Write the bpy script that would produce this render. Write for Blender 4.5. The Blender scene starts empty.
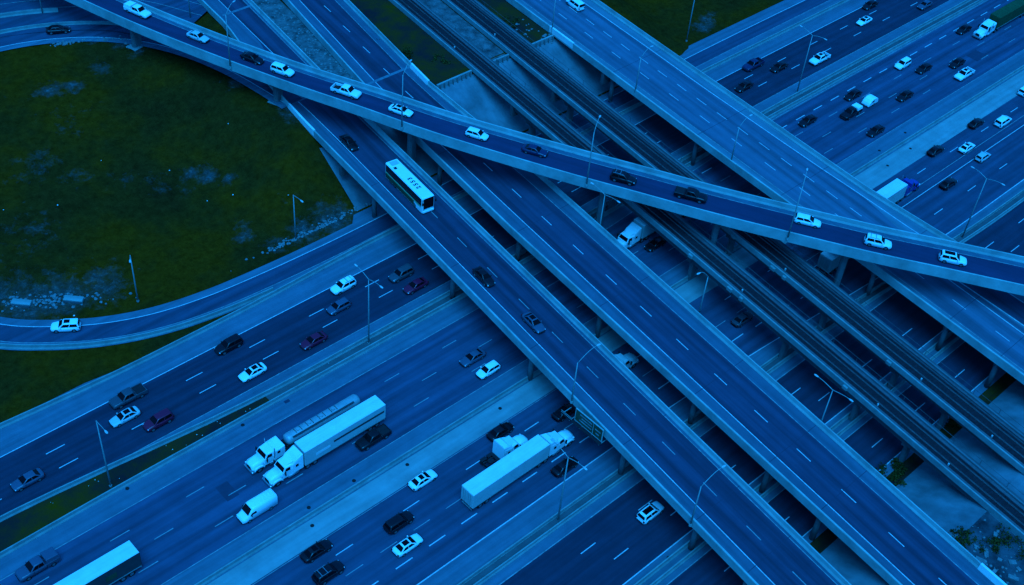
import bpy, math, random
from mathutils import Vector, Matrix, noise
random.seed(7)
scene = bpy.context.scene
COL = scene.collection

# ------------------------------------------------------------------ camera
cam = bpy.data.cameras.new('camera'); cam_o = bpy.data.objects.new('camera', cam); COL.objects.link(cam_o)
cam.sensor_width = 36.0; cam.lens = 36.0 * 1252.06 / 1024.0; cam.clip_start = 1.0; cam.clip_end = 6000
rx = Vector((0.73220797, -0.67681923, 0.07607369)); ry = Vector((0.41897041, 0.53566426, 0.73316273)); rz = Vector((-0.5369686, -0.50495498, 0.67578488))
M = Matrix((rx, ry, rz)).transposed().to_4x4(); M.translation = (0, 0, 147.0); cam_o.matrix_world = M
scene.camera = cam_o
# ------------------------------------------------------------------ sky and sun (cold blue dusk light, overcast and soft)
SUN_EL, SUN_AZ = math.radians(67), math.radians(228)      # azimuth measured from +X towards +Y
world = bpy.data.worlds.new('World'); scene.world = world; world.use_nodes = True
wn = world.node_tree.nodes; wl = world.node_tree.links; bg = wn['Background']
sky = wn.new('ShaderNodeTexSky'); sky.sky_type = 'NISHITA'; sky.sun_disc = False
sky.sun_elevation = SUN_EL; sky.sun_rotation = math.pi / 2 - SUN_AZ; sky.air_density = 1.0; sky.dust_density = 3.0
tint = wn.new('ShaderNodeMix'); tint.data_type = 'RGBA'; tint.blend_type = 'MULTIPLY'; tint.inputs['Factor'].default_value = 1.0
tint.inputs['B'].default_value = (0.014, 0.36, 1.0, 1)
wl.new(sky.outputs['Color'], tint.inputs['A']); wl.new(tint.outputs['Result'], bg.inputs['Color']); bg.inputs['Strength'].default_value = 0.125
sun = bpy.data.lights.new('sun', 'SUN'); sun.energy = 2.0; sun.angle = math.radians(40); sun.color = (0.012, 0.33, 1.0)
sun_o = bpy.data.objects.new('sun', sun); COL.objects.link(sun_o)
sd = Vector((math.cos(SUN_EL) * math.cos(SUN_AZ), math.cos(SUN_EL) * math.sin(SUN_AZ), math.sin(SUN_EL)))
sun_o.rotation_euler = sd.to_track_quat('Z', 'Y').to_euler(); sun_o.location = (100, 100, 300)
vs = scene.view_settings; vs.view_transform = 'Standard'; vs.look = 'None'; vs.gamma = 1.0; vs.exposure = 1.1; vs.use_curve_mapping = False
scene.render.engine = 'CYCLES'

# ------------------------------------------------------------------ materials
MATS = {}
def pmat(name, col, rough=0.8, var=0.25, scale=0.6, bump=0.0, bscale=20.0, metal=0.0, spec=0.15, col2=None, streak=None, emit=None, coat=0.0):
    m = bpy.data.materials.new(name); m.use_nodes = True; nt = m.node_tree; N = nt.nodes; L = nt.links
    b = N['Principled BSDF']; b.inputs['Roughness'].default_value = rough; b.inputs['Metallic'].default_value = metal
    b.inputs['Specular IOR Level'].default_value = spec; b.inputs['Coat Weight'].default_value = coat
    tc = N.new('ShaderNodeTexCoord')
    out = None
    if var > 0:
        n1 = N.new('ShaderNodeTexNoise'); n1.inputs['Scale'].default_value = scale; n1.inputs['Detail'].default_value = 8; n1.inputs['Roughness'].default_value = 0.65
        L.new(tc.outputs['Object'], n1.inputs['Vector'])
        r = N.new('ShaderNodeValToRGB'); r.color_ramp.elements[0].position = 0.3; r.color_ramp.elements[1].position = 0.7
        c2 = col2 or tuple(min(1, c * (1 + var)) for c in col)
        c1 = tuple(c * (1 - var) for c in col) if col2 is None else col
        r.color_ramp.elements[0].color = (*c1, 1); r.color_ramp.elements[1].color = (*c2, 1)
        L.new(n1.outputs['Fac'], r.inputs['Fac']); out = r.outputs['Color']
        if streak:
            # streak = (scale_x, scale_y, amount): stretched noise, tyre tracks and weather streaks
            mp = N.new('ShaderNodeMapping'); mp.vector_type = 'TEXTURE'; mp.inputs['Scale'].default_value = (1 / streak[0], 1 / streak[1], 1 / streak[0])
            if len(streak) > 3: mp.inputs['Rotation'].default_value = (0, 0, streak[3])
            L.new(tc.outputs['Object'], mp.inputs['Vector'])
            n2 = N.new('ShaderNodeTexNoise'); n2.inputs['Scale'].default_value = 1.0; n2.inputs['Detail'].default_value = 5
            L.new(mp.outputs['Vector'], n2.inputs['Vector'])
            mr = N.new('ShaderNodeMapRange'); mr.inputs['From Min'].default_value = 0.35; mr.inputs['From Max'].default_value = 0.65
            mr.inputs['To Min'].default_value = 1 - streak[2]; mr.inputs['To Max'].default_value = 1 + streak[2]
            L.new(n2.outputs['Fac'], mr.inputs['Value'])
            mx = N.new('ShaderNodeMix'); mx.data_type = 'RGBA'; mx.blend_type = 'MULTIPLY'; mx.inputs['Factor'].default_value = 1
            L.new(out, mx.inputs['A']); L.new(mr.outputs['Result'], mx.inputs['B']); out = mx.outputs['Result']
        L.new(out, b.inputs['Base Color'])
    else:
        b.inputs['Base Color'].default_value = (*col, 1)
    if bump > 0:
        n3 = N.new('ShaderNodeTexNoise'); n3.inputs['Scale'].default_value = bscale; n3.inputs['Detail'].default_value = 4
        L.new(tc.outputs['Object'], n3.inputs['Vector'])
        bp = N.new('ShaderNodeBump'); bp.inputs['Strength'].default_value = bump; bp.inputs['Distance'].default_value = 0.05
        L.new(n3.outputs['Fac'], bp.inputs['Height']); L.new(bp.outputs['Normal'], b.inputs['Normal'])
    MATS[name] = m
    return m
DA = math.radians(83.104)
pmat('asphalt_dark', (0.018, 0.027, 0.047), 0.85, 0.16, 0.25, 0.2, 12, streak=(0.03, 0.9, 0.22))
pmat('asphalt_mid', (0.036, 0.056, 0.094), 0.85, 0.14, 0.25, 0.2, 12, streak=(0.025, 0.75, 0.30))
pmat('asphalt_worn', (0.032, 0.051, 0.084), 0.85, 0.14, 0.25, 0.2, 12, streak=(0.025, 0.8, 0.25))
pmat('asphalt_deck', (0.03, 0.038, 0.066), 0.85, 0.12, 0.25, 0.2, 12, streak=(0.02, 0.8, 0.32, DA))
pmat('asphalt_ramp', (0.024, 0.03, 0.066), 0.85, 0.12, 0.25, 0.2, 12, streak=(0.03, 0.7, 0.15, math.radians(-65)))
pmat('asphalt_patch', (0.03, 0.036, 0.06), 0.85, 0.15, 0.6)
pmat('shoulder', (0.072, 0.115, 0.148), 0.85, 0.14, 0.3, 0.2, 10, streak=(0.03, 1.1, 0.16))
pmat('shoulder_deck', (0.055, 0.095, 0.13), 0.85, 0.12, 0.3, 0.2, 10, streak=(0.03, 1.1, 0.14, DA))
pmat('shoulder_pale', (.095, .150, .180), 0.85, 0.12, 0.3, 0.2, 10, streak=(0.03, 1.1, 0.14, DA))
pmat('asphalt_pale', (0.066, 0.1, 0.14), 0.85, 0.10, 0.3, 0.2, 10, streak=(0.02, 0.7, 0.24, DA))
pmat('concrete', (0.11, 0.13, 0.135), 0.9, 0.18, 0.5, 0.2, 8)
pmat('concrete_light', (0.2, 0.24, 0.235), 0.9, 0.16, 0.25, 0.2, 8, streak=(0.05, 0.8, 0.12))
pmat('concrete_pale', (0.62, 0.66, 0.64), 0.9, 0.12, 0.8, 0.1, 8)
pmat('concrete_barrier', (0.19, 0.235, 0.225), 0.9, 0.22, 0.6, 0.2, 6)
pmat('concrete_parapet', (0.26, 0.33, 0.315), 0.9, 0.30, 0.22, 0.2, 6)
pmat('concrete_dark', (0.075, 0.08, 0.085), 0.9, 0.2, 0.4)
pmat('slope_concrete', (0.12, 0.15, 0.165), 0.9, 0.30, 0.22, 0.2, 5, streak=(0.5, 0.08, 0.15))
pmat('paint_white', (0.44, 0.45, 0.46), 0.7, 0.30, 1.8)
pmat('paint_worn', (0.22, 0.235, 0.24), 0.8, 0.45, 1.2)
pmat('paint_yellow', (0.30, 0.27, 0.10), 0.8, 0.3, 1.6)
pmat('ballast', (0.030, 0.016, 0.020), 0.95, 0.5, 2.5, 0.5, 9)
pmat('sleeper_wood', (0.026, 0.015, 0.017), 0.9, 0.3, 3)
pmat('rail_steel', (0.15, 0.11, 0.11), 0.6, 0.3, 1.0, metal=0.3)
pmat('trough', (0.10, 0.085, 0.09), 0.9, 0.25, 1.2)
pmat('galvanised', (0.27, 0.32, 0.31), 0.5, 0.1, 2.0, metal=0.3)
pmat('lamp_white', (0.42, 0.43, 0.42), 0.4, 0.05, 2.0)
pmat('sign_green', (0.012, 0.055, 0.028), 0.5, 0.2, 1.0)
pmat('gravel', (0.085, 0.09, 0.092), 0.95, 0.75, 0.5, 0.6, 6)
pmat('rubble', (0.15, 0.155, 0.155), 0.95, 0.35, 1.5, 0.4, 6)
pmat('soil', (0.010, 0.010, 0.012), 0.95, 0.5, 0.30, 0.6, 6, col2=(0.085, 0.095, 0.11), spec=0.05)
pmat('leaf', (0.060, 0.035, 0.004), 0.8, 0.5, 1.0)
pmat('weed', (0.010, 0.012, 0.020), 0.95, 0.6, 0.16, 0.6, 8, col2=(0.13, 0.040, 0.003), spec=0.0)
pmat('iron', (0.015, 0.015, 0.015), 0.7, 0.2, 2)
# vehicles
def car_paint(name, col, rough=0.28): pmat('car_' + name, col, rough, 0.04, 1.5, coat=0.15, spec=0.3)
for nm, c in dict(white=(0.78, 0.79, 0.78), silver=(0.45, 0.47, 0.47), grey=(0.055, 0.058, 0.07), slate=(0.065, 0.072, 0.105), black=(0.006, 0.006, 0.008), navy=(0.016, 0.022, 0.060), maroon=(0.24, 0.010, 0.034), blue=(0.02, 0.035, 0.22), green=(0.012, 0.065, 0.03), truckwhite=(0.74, 0.76, 0.75)).items(): car_paint(nm, c)
pmat('glass', (0.003, 0.003, 0.004), 0.15, 0.0, spec=0.15)
pmat('rubber', (0.012, 0.012, 0.012), 0.9, 0.2, 4)
pmat('rim', (0.25, 0.25, 0.26), 0.4, 0.1, 4, metal=0.6)
pmat('trim', (0.016, 0.016, 0.018), 0.6, 0.2, 3)
pmat('chrome', (0.5, 0.5, 0.5), 0.25, 0.05, 4, metal=0.8)
pmat('headlamp', (0.7, 0.72, 0.74), 0.15, 0.05, 4)
pmat('tail', (0.25, 0.01, 0.01), 0.3, 0.05, 4)
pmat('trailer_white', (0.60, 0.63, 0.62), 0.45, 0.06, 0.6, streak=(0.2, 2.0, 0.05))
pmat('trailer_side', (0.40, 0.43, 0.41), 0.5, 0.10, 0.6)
pmat('trailer_dark', (0.04, 0.042, 0.045), 0.6, 0.15, 1.0)
pmat('tank_metal', (0.30, 0.32, 0.325), 0.4, 0.15, 0.8, metal=0.2)
pmat('bus_green', (0.14, 0.36, 0.16), 0.4, 0.1, 2)
pmat('tarp_green', (0.010, 0.060, 0.022), 0.7, 0.25, 0.8)

def ground_material():
    m = bpy.data.materials.new('ground_grass'); m.use_nodes = True; nt = m.node_tree; N = nt.nodes; L = nt.links; b = N['Principled BSDF']
    b.inputs['Roughness'].default_value = 0.95; b.inputs['Specular IOR Level'].default_value = 0.0
    tc = N.new('ShaderNodeTexCoord')
    def nz(s, d=8, rough=0.6):
        n = N.new('ShaderNodeTexNoise'); n.inputs['Scale'].default_value = s; n.inputs['Detail'].default_value = d; n.inputs['Roughness'].default_value = rough
        L.new(tc.outputs['Object'], n.inputs['Vector']); return n.outputs['Fac']
    def ramp(f, els):
        r = N.new('ShaderNodeValToRGB'); r.color_ramp.elements[0].position = els[0][0]; r.color_ramp.elements[0].color = (*els[0][1], 1)
        r.color_ramp.elements[1].position = els[-1][0]; r.color_ramp.elements[1].color = (*els[-1][1], 1)
        for p, c in els[1:-1]:
            e = r.color_ramp.elements.new(p); e.color = (*c, 1)
        L.new(f, r.inputs['Fac']); return r.outputs['Color']
    g1 = ramp(nz(0.05, 8, 0.62), [(0.30, (0.06, 0.018, 0.0048)), (0.46, (0.085, 0.025, 0.0046)), (0.58, (0.15, 0.031, 0.0026)), (0.72, (0.09, 0.026, 0.0042))])
    g2 = ramp(nz(0.7, 12, 0.78), [(0.28, (0.40, 0.40, 0.40)), (0.72, (1.45, 1.45, 1.45))])
    mx = N.new('ShaderNodeMix'); mx.data_type = 'RGBA'; mx.blend_type = 'MULTIPLY'; mx.inputs['Factor'].default_value = 1
    L.new(g1, mx.inputs['A']); L.new(g2, mx.inputs['B'])
    at = N.new('ShaderNodeAttribute'); at.attribute_name = 'bare'
    add = N.new('ShaderNodeMath'); add.operation = 'MULTIPLY_ADD'
    L.new(nz(0.45, 12, 0.75), add.inputs[0]); add.inputs[1].default_value = 2.2; add.inputs[2].default_value = -1.50
    s = N.new('ShaderNodeMath'); s.operation = 'ADD'; L.new(add.outputs[0], s.inputs[0]); L.new(at.outputs['Fac'], s.inputs[1])
    cl = N.new('ShaderNodeMath'); cl.operation = 'MULTIPLY'; cl.use_clamp = True; L.new(s.outputs[0], cl.inputs[0]); cl.inputs[1].default_value = 1.4
    bare = ramp(nz(1.1, 10, 0.75), [(0.3, (0.020, 0.022, 0.022)), (0.52, (0.055, 0.060, 0.060)), (0.72, (0.17, 0.18, 0.18))])
    m2 = N.new('ShaderNodeMix'); m2.data_type = 'RGBA'; L.new(cl.outputs[0], m2.inputs['Factor']); L.new(mx.outputs['Result'], m2.inputs['A']); L.new(bare, m2.inputs['B'])
    L.new(m2.outputs['Result'], b.inputs['Base Color'])
    bp = N.new('ShaderNodeBump'); bp.inputs['Strength'].default_value = 0.5; bp.inputs['Distance'].default_value = 0.25
    L.new(nz(2.5, 6, 0.7), bp.inputs['Height']); L.new(bp.outputs['Normal'], b.inputs['Normal'])
    MATS['ground_grass'] = m
ground_material()

# ------------------------------------------------------------------ mesh helpers
class MB:
    def __init__(s): s.v = []; s.f = []
    def add(s, vs_, fs_):
        o = len(s.v); s.v += [tuple(p) for p in vs_]; s.f += [tuple(i + o for i in f) for f in fs_]; return s
    def box(s, x0, x1, y0, y1, z0, z1):
        return s.add([(x0, y0, z0), (x1, y0, z0), (x1, y1, z0), (x0, y1, z0), (x0, y0, z1), (x1, y0, z1), (x1, y1, z1), (x0, y1, z1)],
                     [(3, 2, 1, 0), (4, 5, 6, 7), (0, 1, 5, 4), (1, 2, 6, 5), (2, 3, 7, 6), (3, 0, 4, 7)])
    def cbox(s, x0, x1, y0, y1, z0, z1, c=0.05):
        # box with chamfered top and vertical edges
        r = []
        for z, i in ((z0, 0), (z1 - c, 0), (z1, c)):
            a0, a1, b0, b1 = x0 + i, x1 - i, y0 + i, y1 - i
            r.append([(a0 + c, b0, z), (a1 - c, b0, z), (a1, b0 + c, z), (a1, b1 - c, z), (a1 - c, b1, z), (a0 + c, b1, z), (a0, b1 - c, z), (a0, b0 + c, z)])
        return s.loft(r)
    def obox(s, c, ax, ay, hx, hy, z0, z1):
        c = Vector((c[0], c[1])); ax = Vector(ax); ay = Vector(ay)
        p = [c - ax * hx - ay * hy, c + ax * hx - ay * hy, c + ax * hx + ay * hy, c - ax * hx + ay * hy]
        return s.add([(q.x, q.y, z0) for q in p] + [(q.x, q.y, z1) for q in p], [(3, 2, 1, 0), (4, 5, 6, 7), (0, 1, 5, 4), (1, 2, 6, 5), (2, 3, 7, 6), (3, 0, 4, 7)])
    def loft(s, rings, cap=True):
        n = len(rings[0]); vs_ = [p for r in rings for p in r]; fs_ = []
        for k in range(len(rings) - 1):
            for i in range(n):
                j = (i + 1) % n; fs_.append((k * n + i, k * n + j, (k + 1) * n + j, (k + 1) * n + i))
        if cap: fs_ += [tuple(reversed(range(n))), tuple((len(rings) - 1) * n + i for i in range(n))]
        return s.add(vs_, fs_)
    def tube(s, pts, rad, n=8):
        pts = [Vector(p) for p in pts]; rad = rad if isinstance(rad, (list, tuple)) else [rad] * len(pts); rings = []
        for i, p in enumerate(pts):
            d = (pts[min(i + 1, len(pts) - 1)] - pts[max(i - 1, 0)]).normalized()
            a = d.cross(Vector((0, 0, 1)) if abs(d.z) < 0.9 else Vector((1, 0, 0))).normalized(); b = d.cross(a)
            rings.append([tuple(p + (a * math.cos(t) + b * math.sin(t)) * rad[i]) for t in [2 * math.pi * k / n for k in range(n)]])
        return s.loft(rings)
    def cyl_y(s, x, z, y0, y1, r, n=16):
        return s.loft([[(x + r * math.cos(2 * math.pi * k / n), y, z + r * math.sin(2 * math.pi * k / n)) for k in range(n)] for y in (y0, y1)])
    def cyl_z(s, x, y, z0, z1, r, n=12, r1=None):
        r1 = r if r1 is None else r1
        return s.loft([[(x + q * math.cos(2 * math.pi * k / n), y + q * math.sin(2 * math.pi * k / n), z) for k in range(n)] for z, q in ((z0, r), (z1, r1))])
    def sheet(s, L, R):
        n = len(L); return s.add(list(L) + list(R), [(i, n + i, n + i + 1, i + 1) for i in range(n - 1)])
    def solid(s, L, R, zt, zb):
        # slab between two edge polylines; zt / zb are offsets from the point's z
        n = len(L); rings = [[(L[i][0], L[i][1], L[i][2] + zb), (R[i][0], R[i][1], R[i][2] + zb), (R[i][0], R[i][1], R[i][2] + zt), (L[i][0], L[i][1], L[i][2] + zt)] for i in range(n)]
        return s.loft(rings)
    def sweep(s, path, prof):
        # prof: closed list of (offset to the right, dz)
        rings = []
        for i, p in enumerate(path):
            nr = right_of(path, i); rings.append([(p[0] + nr[0] * o, p[1] + nr[1] * o, p[2] + dz) for o, dz in prof])
        return s.loft(rings)
    def mesh(s, name, smooth=False):
        me = bpy.data.meshes.new(name); me.from_pydata(s.v, [], s.f)
        import bmesh
        bm = bmesh.new(); bm.from_mesh(me); bmesh.ops.recalc_face_normals(bm, faces=bm.faces) if not getattr(s, 'open', False) else None
        bm.to_mesh(me); bm.free()
        if smooth:
            for p in me.polygons: p.use_smooth = True
        return me
def right_of(path, i):
    a = path[max(i - 1, 0)]; b = path[min(i + 1, len(path) - 1)]
    dx, dy = b[0] - a[0], b[1] - a[1]; l = math.hypot(dx, dy) or 1
    return (dy / l, -dx / l)
def offset(path, d, dz=0.0): return [(p[0] + right_of(path, i)[0] * d, p[1] + right_of(path, i)[1] * d, p[2] + dz) for i, p in enumerate(path)]
def resample(pts, step):
    out = [pts[0]]; P_ = [Vector(p) for p in pts]; d = [0]
    for i in range(1, len(P_)): d.append(d[-1] + (P_[i] - P_[i - 1]).length)
    n = max(1, int(round(d[-1] / step))); k = 0
    for j in range(1, n + 1):
        t = d[-1] * j / n
        while k < len(d) - 2 and d[k + 1] < t: k += 1
        f = (t - d[k]) / (d[k + 1] - d[k]); out.append(tuple(P_[k].lerp(P_[k + 1], f)))
    return out
def spline(pts, n=8):
    out = []; P_ = [Vector(p) for p in pts]; P_ = [P_[0] * 2 - P_[1]] + P_ + [P_[-1] * 2 - P_[-2]]
    for i in range(1, len(P_) - 2):
        a, b, c, d = P_[i - 1:i + 3]
        for k in range(n):
            t = k / n; out.append(tuple(0.5 * ((2 * b) + (c - a) * t + (2 * a - 5 * b + 4 * c - d) * t * t + (3 * b - a - 3 * c + d) * t ** 3)))
    out.append(tuple(P_[-2])); return out
def obj(name, mb, mat, parent=None, smooth=False, kind=None):
    me = mb.mesh(name, smooth) if isinstance(mb, MB) else mb
    o = bpy.data.objects.new(name, me); COL.objects.link(o)
    if mat is not None and not me.materials: me.materials.append(MATS[mat])
    if parent: o.parent = parent
    if kind: o['kind'] = kind
    return o
def sheet_obj(name, L, R, mat, parent=None, kind=None):
    mb = MB(); mb.open = True; mb.sheet(L, R)
    me = mb.mesh(name)
    if me.polygons and sum(p.normal.z for p in me.polygons) < 0: me.flip_normals()
    return obj(name, me, mat, parent, kind=kind)
def thing(name, label, cat, loc=(0, 0, 0), rot=0.0, group=None):
    o = bpy.data.objects.new(name, None); COL.objects.link(o); o.location = loc; o.rotation_euler = (0, 0, rot); o.empty_display_size = 0.5
    o['label'] = label; o['category'] = cat
    if group: o['group'] = group
    return o
def tag(o, label, cat, group=None):
    o['label'] = label; o['category'] = cat
    if group: o['group'] = group
    return o
def sstep(a, b, x): t = min(1, max(0, (x - a) / (b - a))); return t * t * (3 - 2 * t)
def lin(a, b, x): return min(1, max(0, (x - a) / (b - a)))

# bridge frame: u across (to the east), v along the bridges (to the north)
EX, EY = 0.12006299, 0.99276628
def P(u, v, z=0.0): return (EY * u + EX * v, -EX * u + EY * v, z)
def UV(x, y): return (EY * x - EX * y, EX * x + EY * y)
ZD = 7.4      # bridge decks
ZR = 13.8     # flyover

# ------------------------------------------------------------------ terrain
LOOP = spline([(330, 140.8, 0), (230, 140.8, 0), (180, 140.2, 0), (140, 139, 0), (113, 138.3, 0), (98, 138.2, 0), (85, 138.6, 0), (75, 139.4, 0), (66, 141.2, 0), (58, 144.4, 0), (51, 148.9, 0), (45, 154.2, 0.1), (38.5, 163, 0.7),
               (34.5, 174, 1.8), (34, 187, 3.2), (38, 201, 4.6), (47, 213, 5.6), (60, 221, 6.1), (74, 223.5, 6.3), (86, 221.3, 6.4), (96.5, 215.5, 6.6), (104, 207.5, 6.9), (109, 198, 7.15), (112, 188, 7.35), (113.6, 178, 7.41), (114.4, 170, 7.41)], 6)
LOOPV = [Vector((p[0], p[1])) for p in LOOP]
def loop_near(x, y):
    q = Vector((x, y)); b = 1e9; z = 0
    for i in range(0, len(LOOP), 2):
        d = (LOOPV[i] - q).length_squared
        if d < b: b = d; z = LOOP[i][2]
    return math.sqrt(b), z
def ground_z(x, y, fine=True):
    u, v = UV(x, y)
    bank = 6.55 * lin(144.0, 160.0, y)
    field = 6.0 * sstep(149.0, 212.0, y) + 0.3 * (1 - sstep(70, 84, u)) * math.sin(x * 0.13) * sstep(150, 165, y) * math.sin(y * 0.09)
    z = field + (bank - field) * sstep(68, 89, u)
    z *= 1 - sstep(174, 188, u)
    z = max(z, 6.6 * lin(42.0, 28.0, y) * (1 - sstep(176, 190, u) ))
    if u < 93 and fine and y > 146:
        d, lz = loop_near(x, y)
        if d < 16: z = z + (lz - 0.12 - z) * (1 - sstep(4.8, 14, d))
    return z - 0.05
def axis(a, b, st, lo, hi):
    c = [a + st * i for i in range(int((b - a) / st) + 1)]; l = []; s = st * 2; x = a
    while x > lo: x -= s; s *= 1.6; l.append(x)
    r = []; s = st * 2; x = c[-1]
    while x < hi: x += s; s *= 1.6; r.append(x)
    return l[::-1] + c + r
BARE = [(51, 157, 6, 0.95), (57, 155.5, 6, 0.9), (46, 163, 9, 0.85), (63, 154, 6, 0.75), (52, 163, 6, 0.6), (92.5, 167.3, 2.6, 1.0), (94.5, 163.5, 1.8, 0.9), (91, 170, 2.4, 0.7), (88.6, 150.2, 2.6, 0.75), (90.5, 153.5, 2.0, 0.6), (84, 171, 4, 0.5), (88, 168.5, 4, 0.5), (80, 175, 4, 0.45), (73, 180, 4, 0.50), (69, 186, 5, 0.52), (65, 184, 4, 0.45), (84.5, 202, 2.4, 0.9), (81, 203, 3.5, 0.8), (92, 204, 3, 0.75), (100, 204, 3, 0.6),
        (98, 144.6, 4, 0.9), (104, 144.2, 5, 1.0), (92, 145.0, 3, 0.7), (100, 209, 3, 0.9), (92, 215.5, 2.0, 0.8), (96, 213, 2, 0.8), (113, 168, 4, 0.9), (115, 178, 4, 0.9), (110, 183, 3, 0.9), (60, 172, 8, 0.45), (79, 193, 8, 0.4), (213, 149, 2.5, 1.1), (216, 150.3, 2.5, 1.0), (219, 151.5, 1.8, .9), (100, 152, 4, 0.3)]
def build_ground():
    xs = axis(0, 300, 1.6, -2500, 2800); ys = axis(10, 262, 1.6, -2500, 2800)
    vs_ = []; bare = []
    for y in ys:
        for x in xs:
            inner = -10 < x < 310 and 0 < y < 270
            z = ground_z(x, y) if inner else ground_z(x, y, False)
            if 146 < y < 262 and inner and UV(x, y)[0] < 84: z += 0.16 * noise.noise(Vector((x * 0.3, y * 0.3, 0)))
            vs_.append((x, y, z))
            b = 0
            for bx, by, r, a in BARE: b = max(b, a * math.exp(-((x - bx) ** 2 + (y - by) ** 2) / (r * r)))
            bare.append(b)
    n = len(xs); fs_ = [(j * n + i, j * n + i + 1, (j + 1) * n + i + 1, (j + 1) * n + i) for j in range(len(ys) - 1) for i in range(n - 1)]
    me = bpy.data.meshes.new('ground'); me.from_pydata(vs_, [], fs_)
    a = me.attributes.new('bare', 'FLOAT', 'POINT'); a.data.foreach_set('value', bare)
    for p in me.polygons: p.use_smooth = True
    obj('ground', me, 'ground_grass', kind='structure')
build_ground()

# ------------------------------------------------------------------ ground level highway
XS = [-60 + 10 * i for i in range(47)]           # -60 .. 400
def tr(a, b, x): return a + (b - a) * sstep(112, 205, x)
def yline(a, b): return lambda x: tr(a, b, x)
def strip(name, f0, f1, z, mat, parent=None, kind=None, x0=-60, x1=400):
    xs = [x for x in XS if x0 < x < x1]; xs = [x0] + xs + [x1]
    return sheet_obj(name, [(x, f0(x), z) for x in xs], [(x, f1(x), z) for x in xs], mat, parent, kind)
K = lambda c: (lambda x: c)
pave = strip('highway_pavement', K(43.2), lambda x: 145.4 if x > 108 else 134.6 + 1.2 * (x < 60), 0.0, 'shoulder', kind='structure', x0=-60)
R = {}
R['r1'] = strip('road', yline(130.1, 132.1), yline(118.8, 120.9), 0.012, 'asphalt_dark', kind='structure')
R['r2'] = strip('road', yline(110.5, 115.0), yline(96.4, 97.2), 0.012, 'asphalt_mid', kind='structure')
R['r3'] = strip('road', yline(88.8, 87.7), yline(74.3, 70.3), 0.012, 'asphalt_worn', kind='structure')
R['r4'] = strip('road', K(67.1), K(56.0), 0.012, 'asphalt_dark', kind='structure')
R['r5'] = strip('road', K(52.0), K(44.6), 0.012, 'asphalt_dark', kind='structure')
strip('concrete_median', yline(92.5, 92.4), yline(88.75, 87.75), 0.008, 'concrete_light', kind='structure')
strip('concrete_median', K(74.0), K(70.3), 0.006, 'shoulder', kind='structure', x1=190)
# grass / soil strip between the two westbound carriageways
def med_n(x): return 115.95 + 3.5 * (1 - sstep(22, 76, x)) + 1.6 * sstep(112, 205, x)
def med_s(x): return 114.55 - 0.25 * (1 - sstep(20, 45, x)) + 1.7 * sstep(112, 205, x)
xs = [-60, -30, 0] + [5 * i for i in range(1, 15)]
sheet_obj('grass_verge', [(x, med_n(x), 0.05 + 0.05 * (i % 2)) for i, x in enumerate(xs)], [(x, med_s(x), 0.05) for x in xs], 'weed', kind='structure')
xs = [70 + 5 * i for i in range(67)]
sheet_obj('soil_strip', [(x, med_n(x), 0.04) for x in xs], [(x, med_s(x), 0.04) for x in xs], 'concrete_dark', kind='structure')

def edge_line(road, f, w=0.16, mat='paint_white', x0=-60, x1=400, z=0.018, step=8):
    n = int((x1 - x0) / step); xs = [x0 + (x1 - x0) * i / n for i in range(n + 1)]
    return sheet_obj('edge_line', [(x, f(x) + w / 2, z) for x in xs], [(x, f(x) - w / 2, z) for x in xs], mat, road)
edge_line(R['r1'], yline(130.1, 132.1)); edge_line(R['r1'], yline(118.8, 120.9), 0.13, 'paint_worn')
edge_line(R['r2'], yline(110.5, 115.3), 0.13, 'paint_worn'); edge_line(R['r2'], yline(96.4, 97.2), 0.11, 'paint_worn')
edge_line(R['r3'], yline(74.3, 70.3), 0.18); edge_line(R['r3'], yline(88.6, 87.4), 0.1, 'paint_worn', x0=-60, x1=112)
edge_line(R['r3'], K(80.65), 0.15, 'paint_white', x0=165, x1=400); edge_line(R['r3'], K(82.6), 0.13, 'paint_worn', x0=165, x1=400)
edge_line(R['r4'], K(67.05), 0.16, 'paint_worn'); edge_line(R['r4'], K(55.95), 0.18)
edge_line(R['r5'], K(51.95), 0.14, 'paint_worn'); edge_line(R['r5'], K(44.65), 0.16)
dash_cache = {}
def dash(road, x, y, z, w=0.15, l=3.0, ang=0.0, mat='paint_white'):
    k = (w, l, mat)
    if k not in dash_cache:
        mb = MB(); mb.box(-l / 2, l / 2, -w / 2, w / 2, -0.004, 0.0); me = mb.mesh('lane_dash'); me.materials.append(MATS[mat]); dash_cache[k] = me
    o = bpy.data.objects.new('lane_dash', dash_cache[k]); COL.objects.link(o); o.parent = road; o.location = (x, y, z); o.rotation_euler = (0, 0, ang); return o
def dash_row(road, f, start, cyc, x0, x1, l=3.0, w=0.15, mat='paint_white', skip=()):
    k0 = math.ceil((x0 - start) / cyc)
    x = start + k0 * cyc
    while x < x1: dash(road, x + l / 2, f(x), 0.020, w, l, 0, mat); x += cyc
dash_row(R['r1'], yline(126.55, 128.95), 38.7, 11.8, 8, 300); dash_row(R['r1'], yline(123.0, 125.2), 38.9, 11.8, 8, 300)
dash_row(R['r2'], yline(107.0, 108.6), 38.0, 12.1, 8, 300, mat='paint_worn'); dash_row(R['r2'], yline(103.45, 104.9), 42.8, 12.1, 8, 300, mat='paint_worn'); dash_row(R['r2'], yline(100.0, 101.1), 38.3, 12.1, 8, 300, mat='paint_worn')
dash_row(R['r2'], K(112.1), 200.6, 6.1, 170, 300, 3.0, 0.2)
dash_row(R['r3'], yline(85.3, 85.1), 60.5, 12.1, 30, 300); dash_row(R['r3'], K(81.7), 59.5, 6.05, 40, 150, 3.0, 0.13, 'paint_worn'); dash_row(R['r3'], yline(78.2, 75.4), 65.5, 6.05, 42, 160, 3.0, 0.18); dash_row(R['r3'], K(75.4), 197.0, 12.1, 160, 300)
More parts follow.
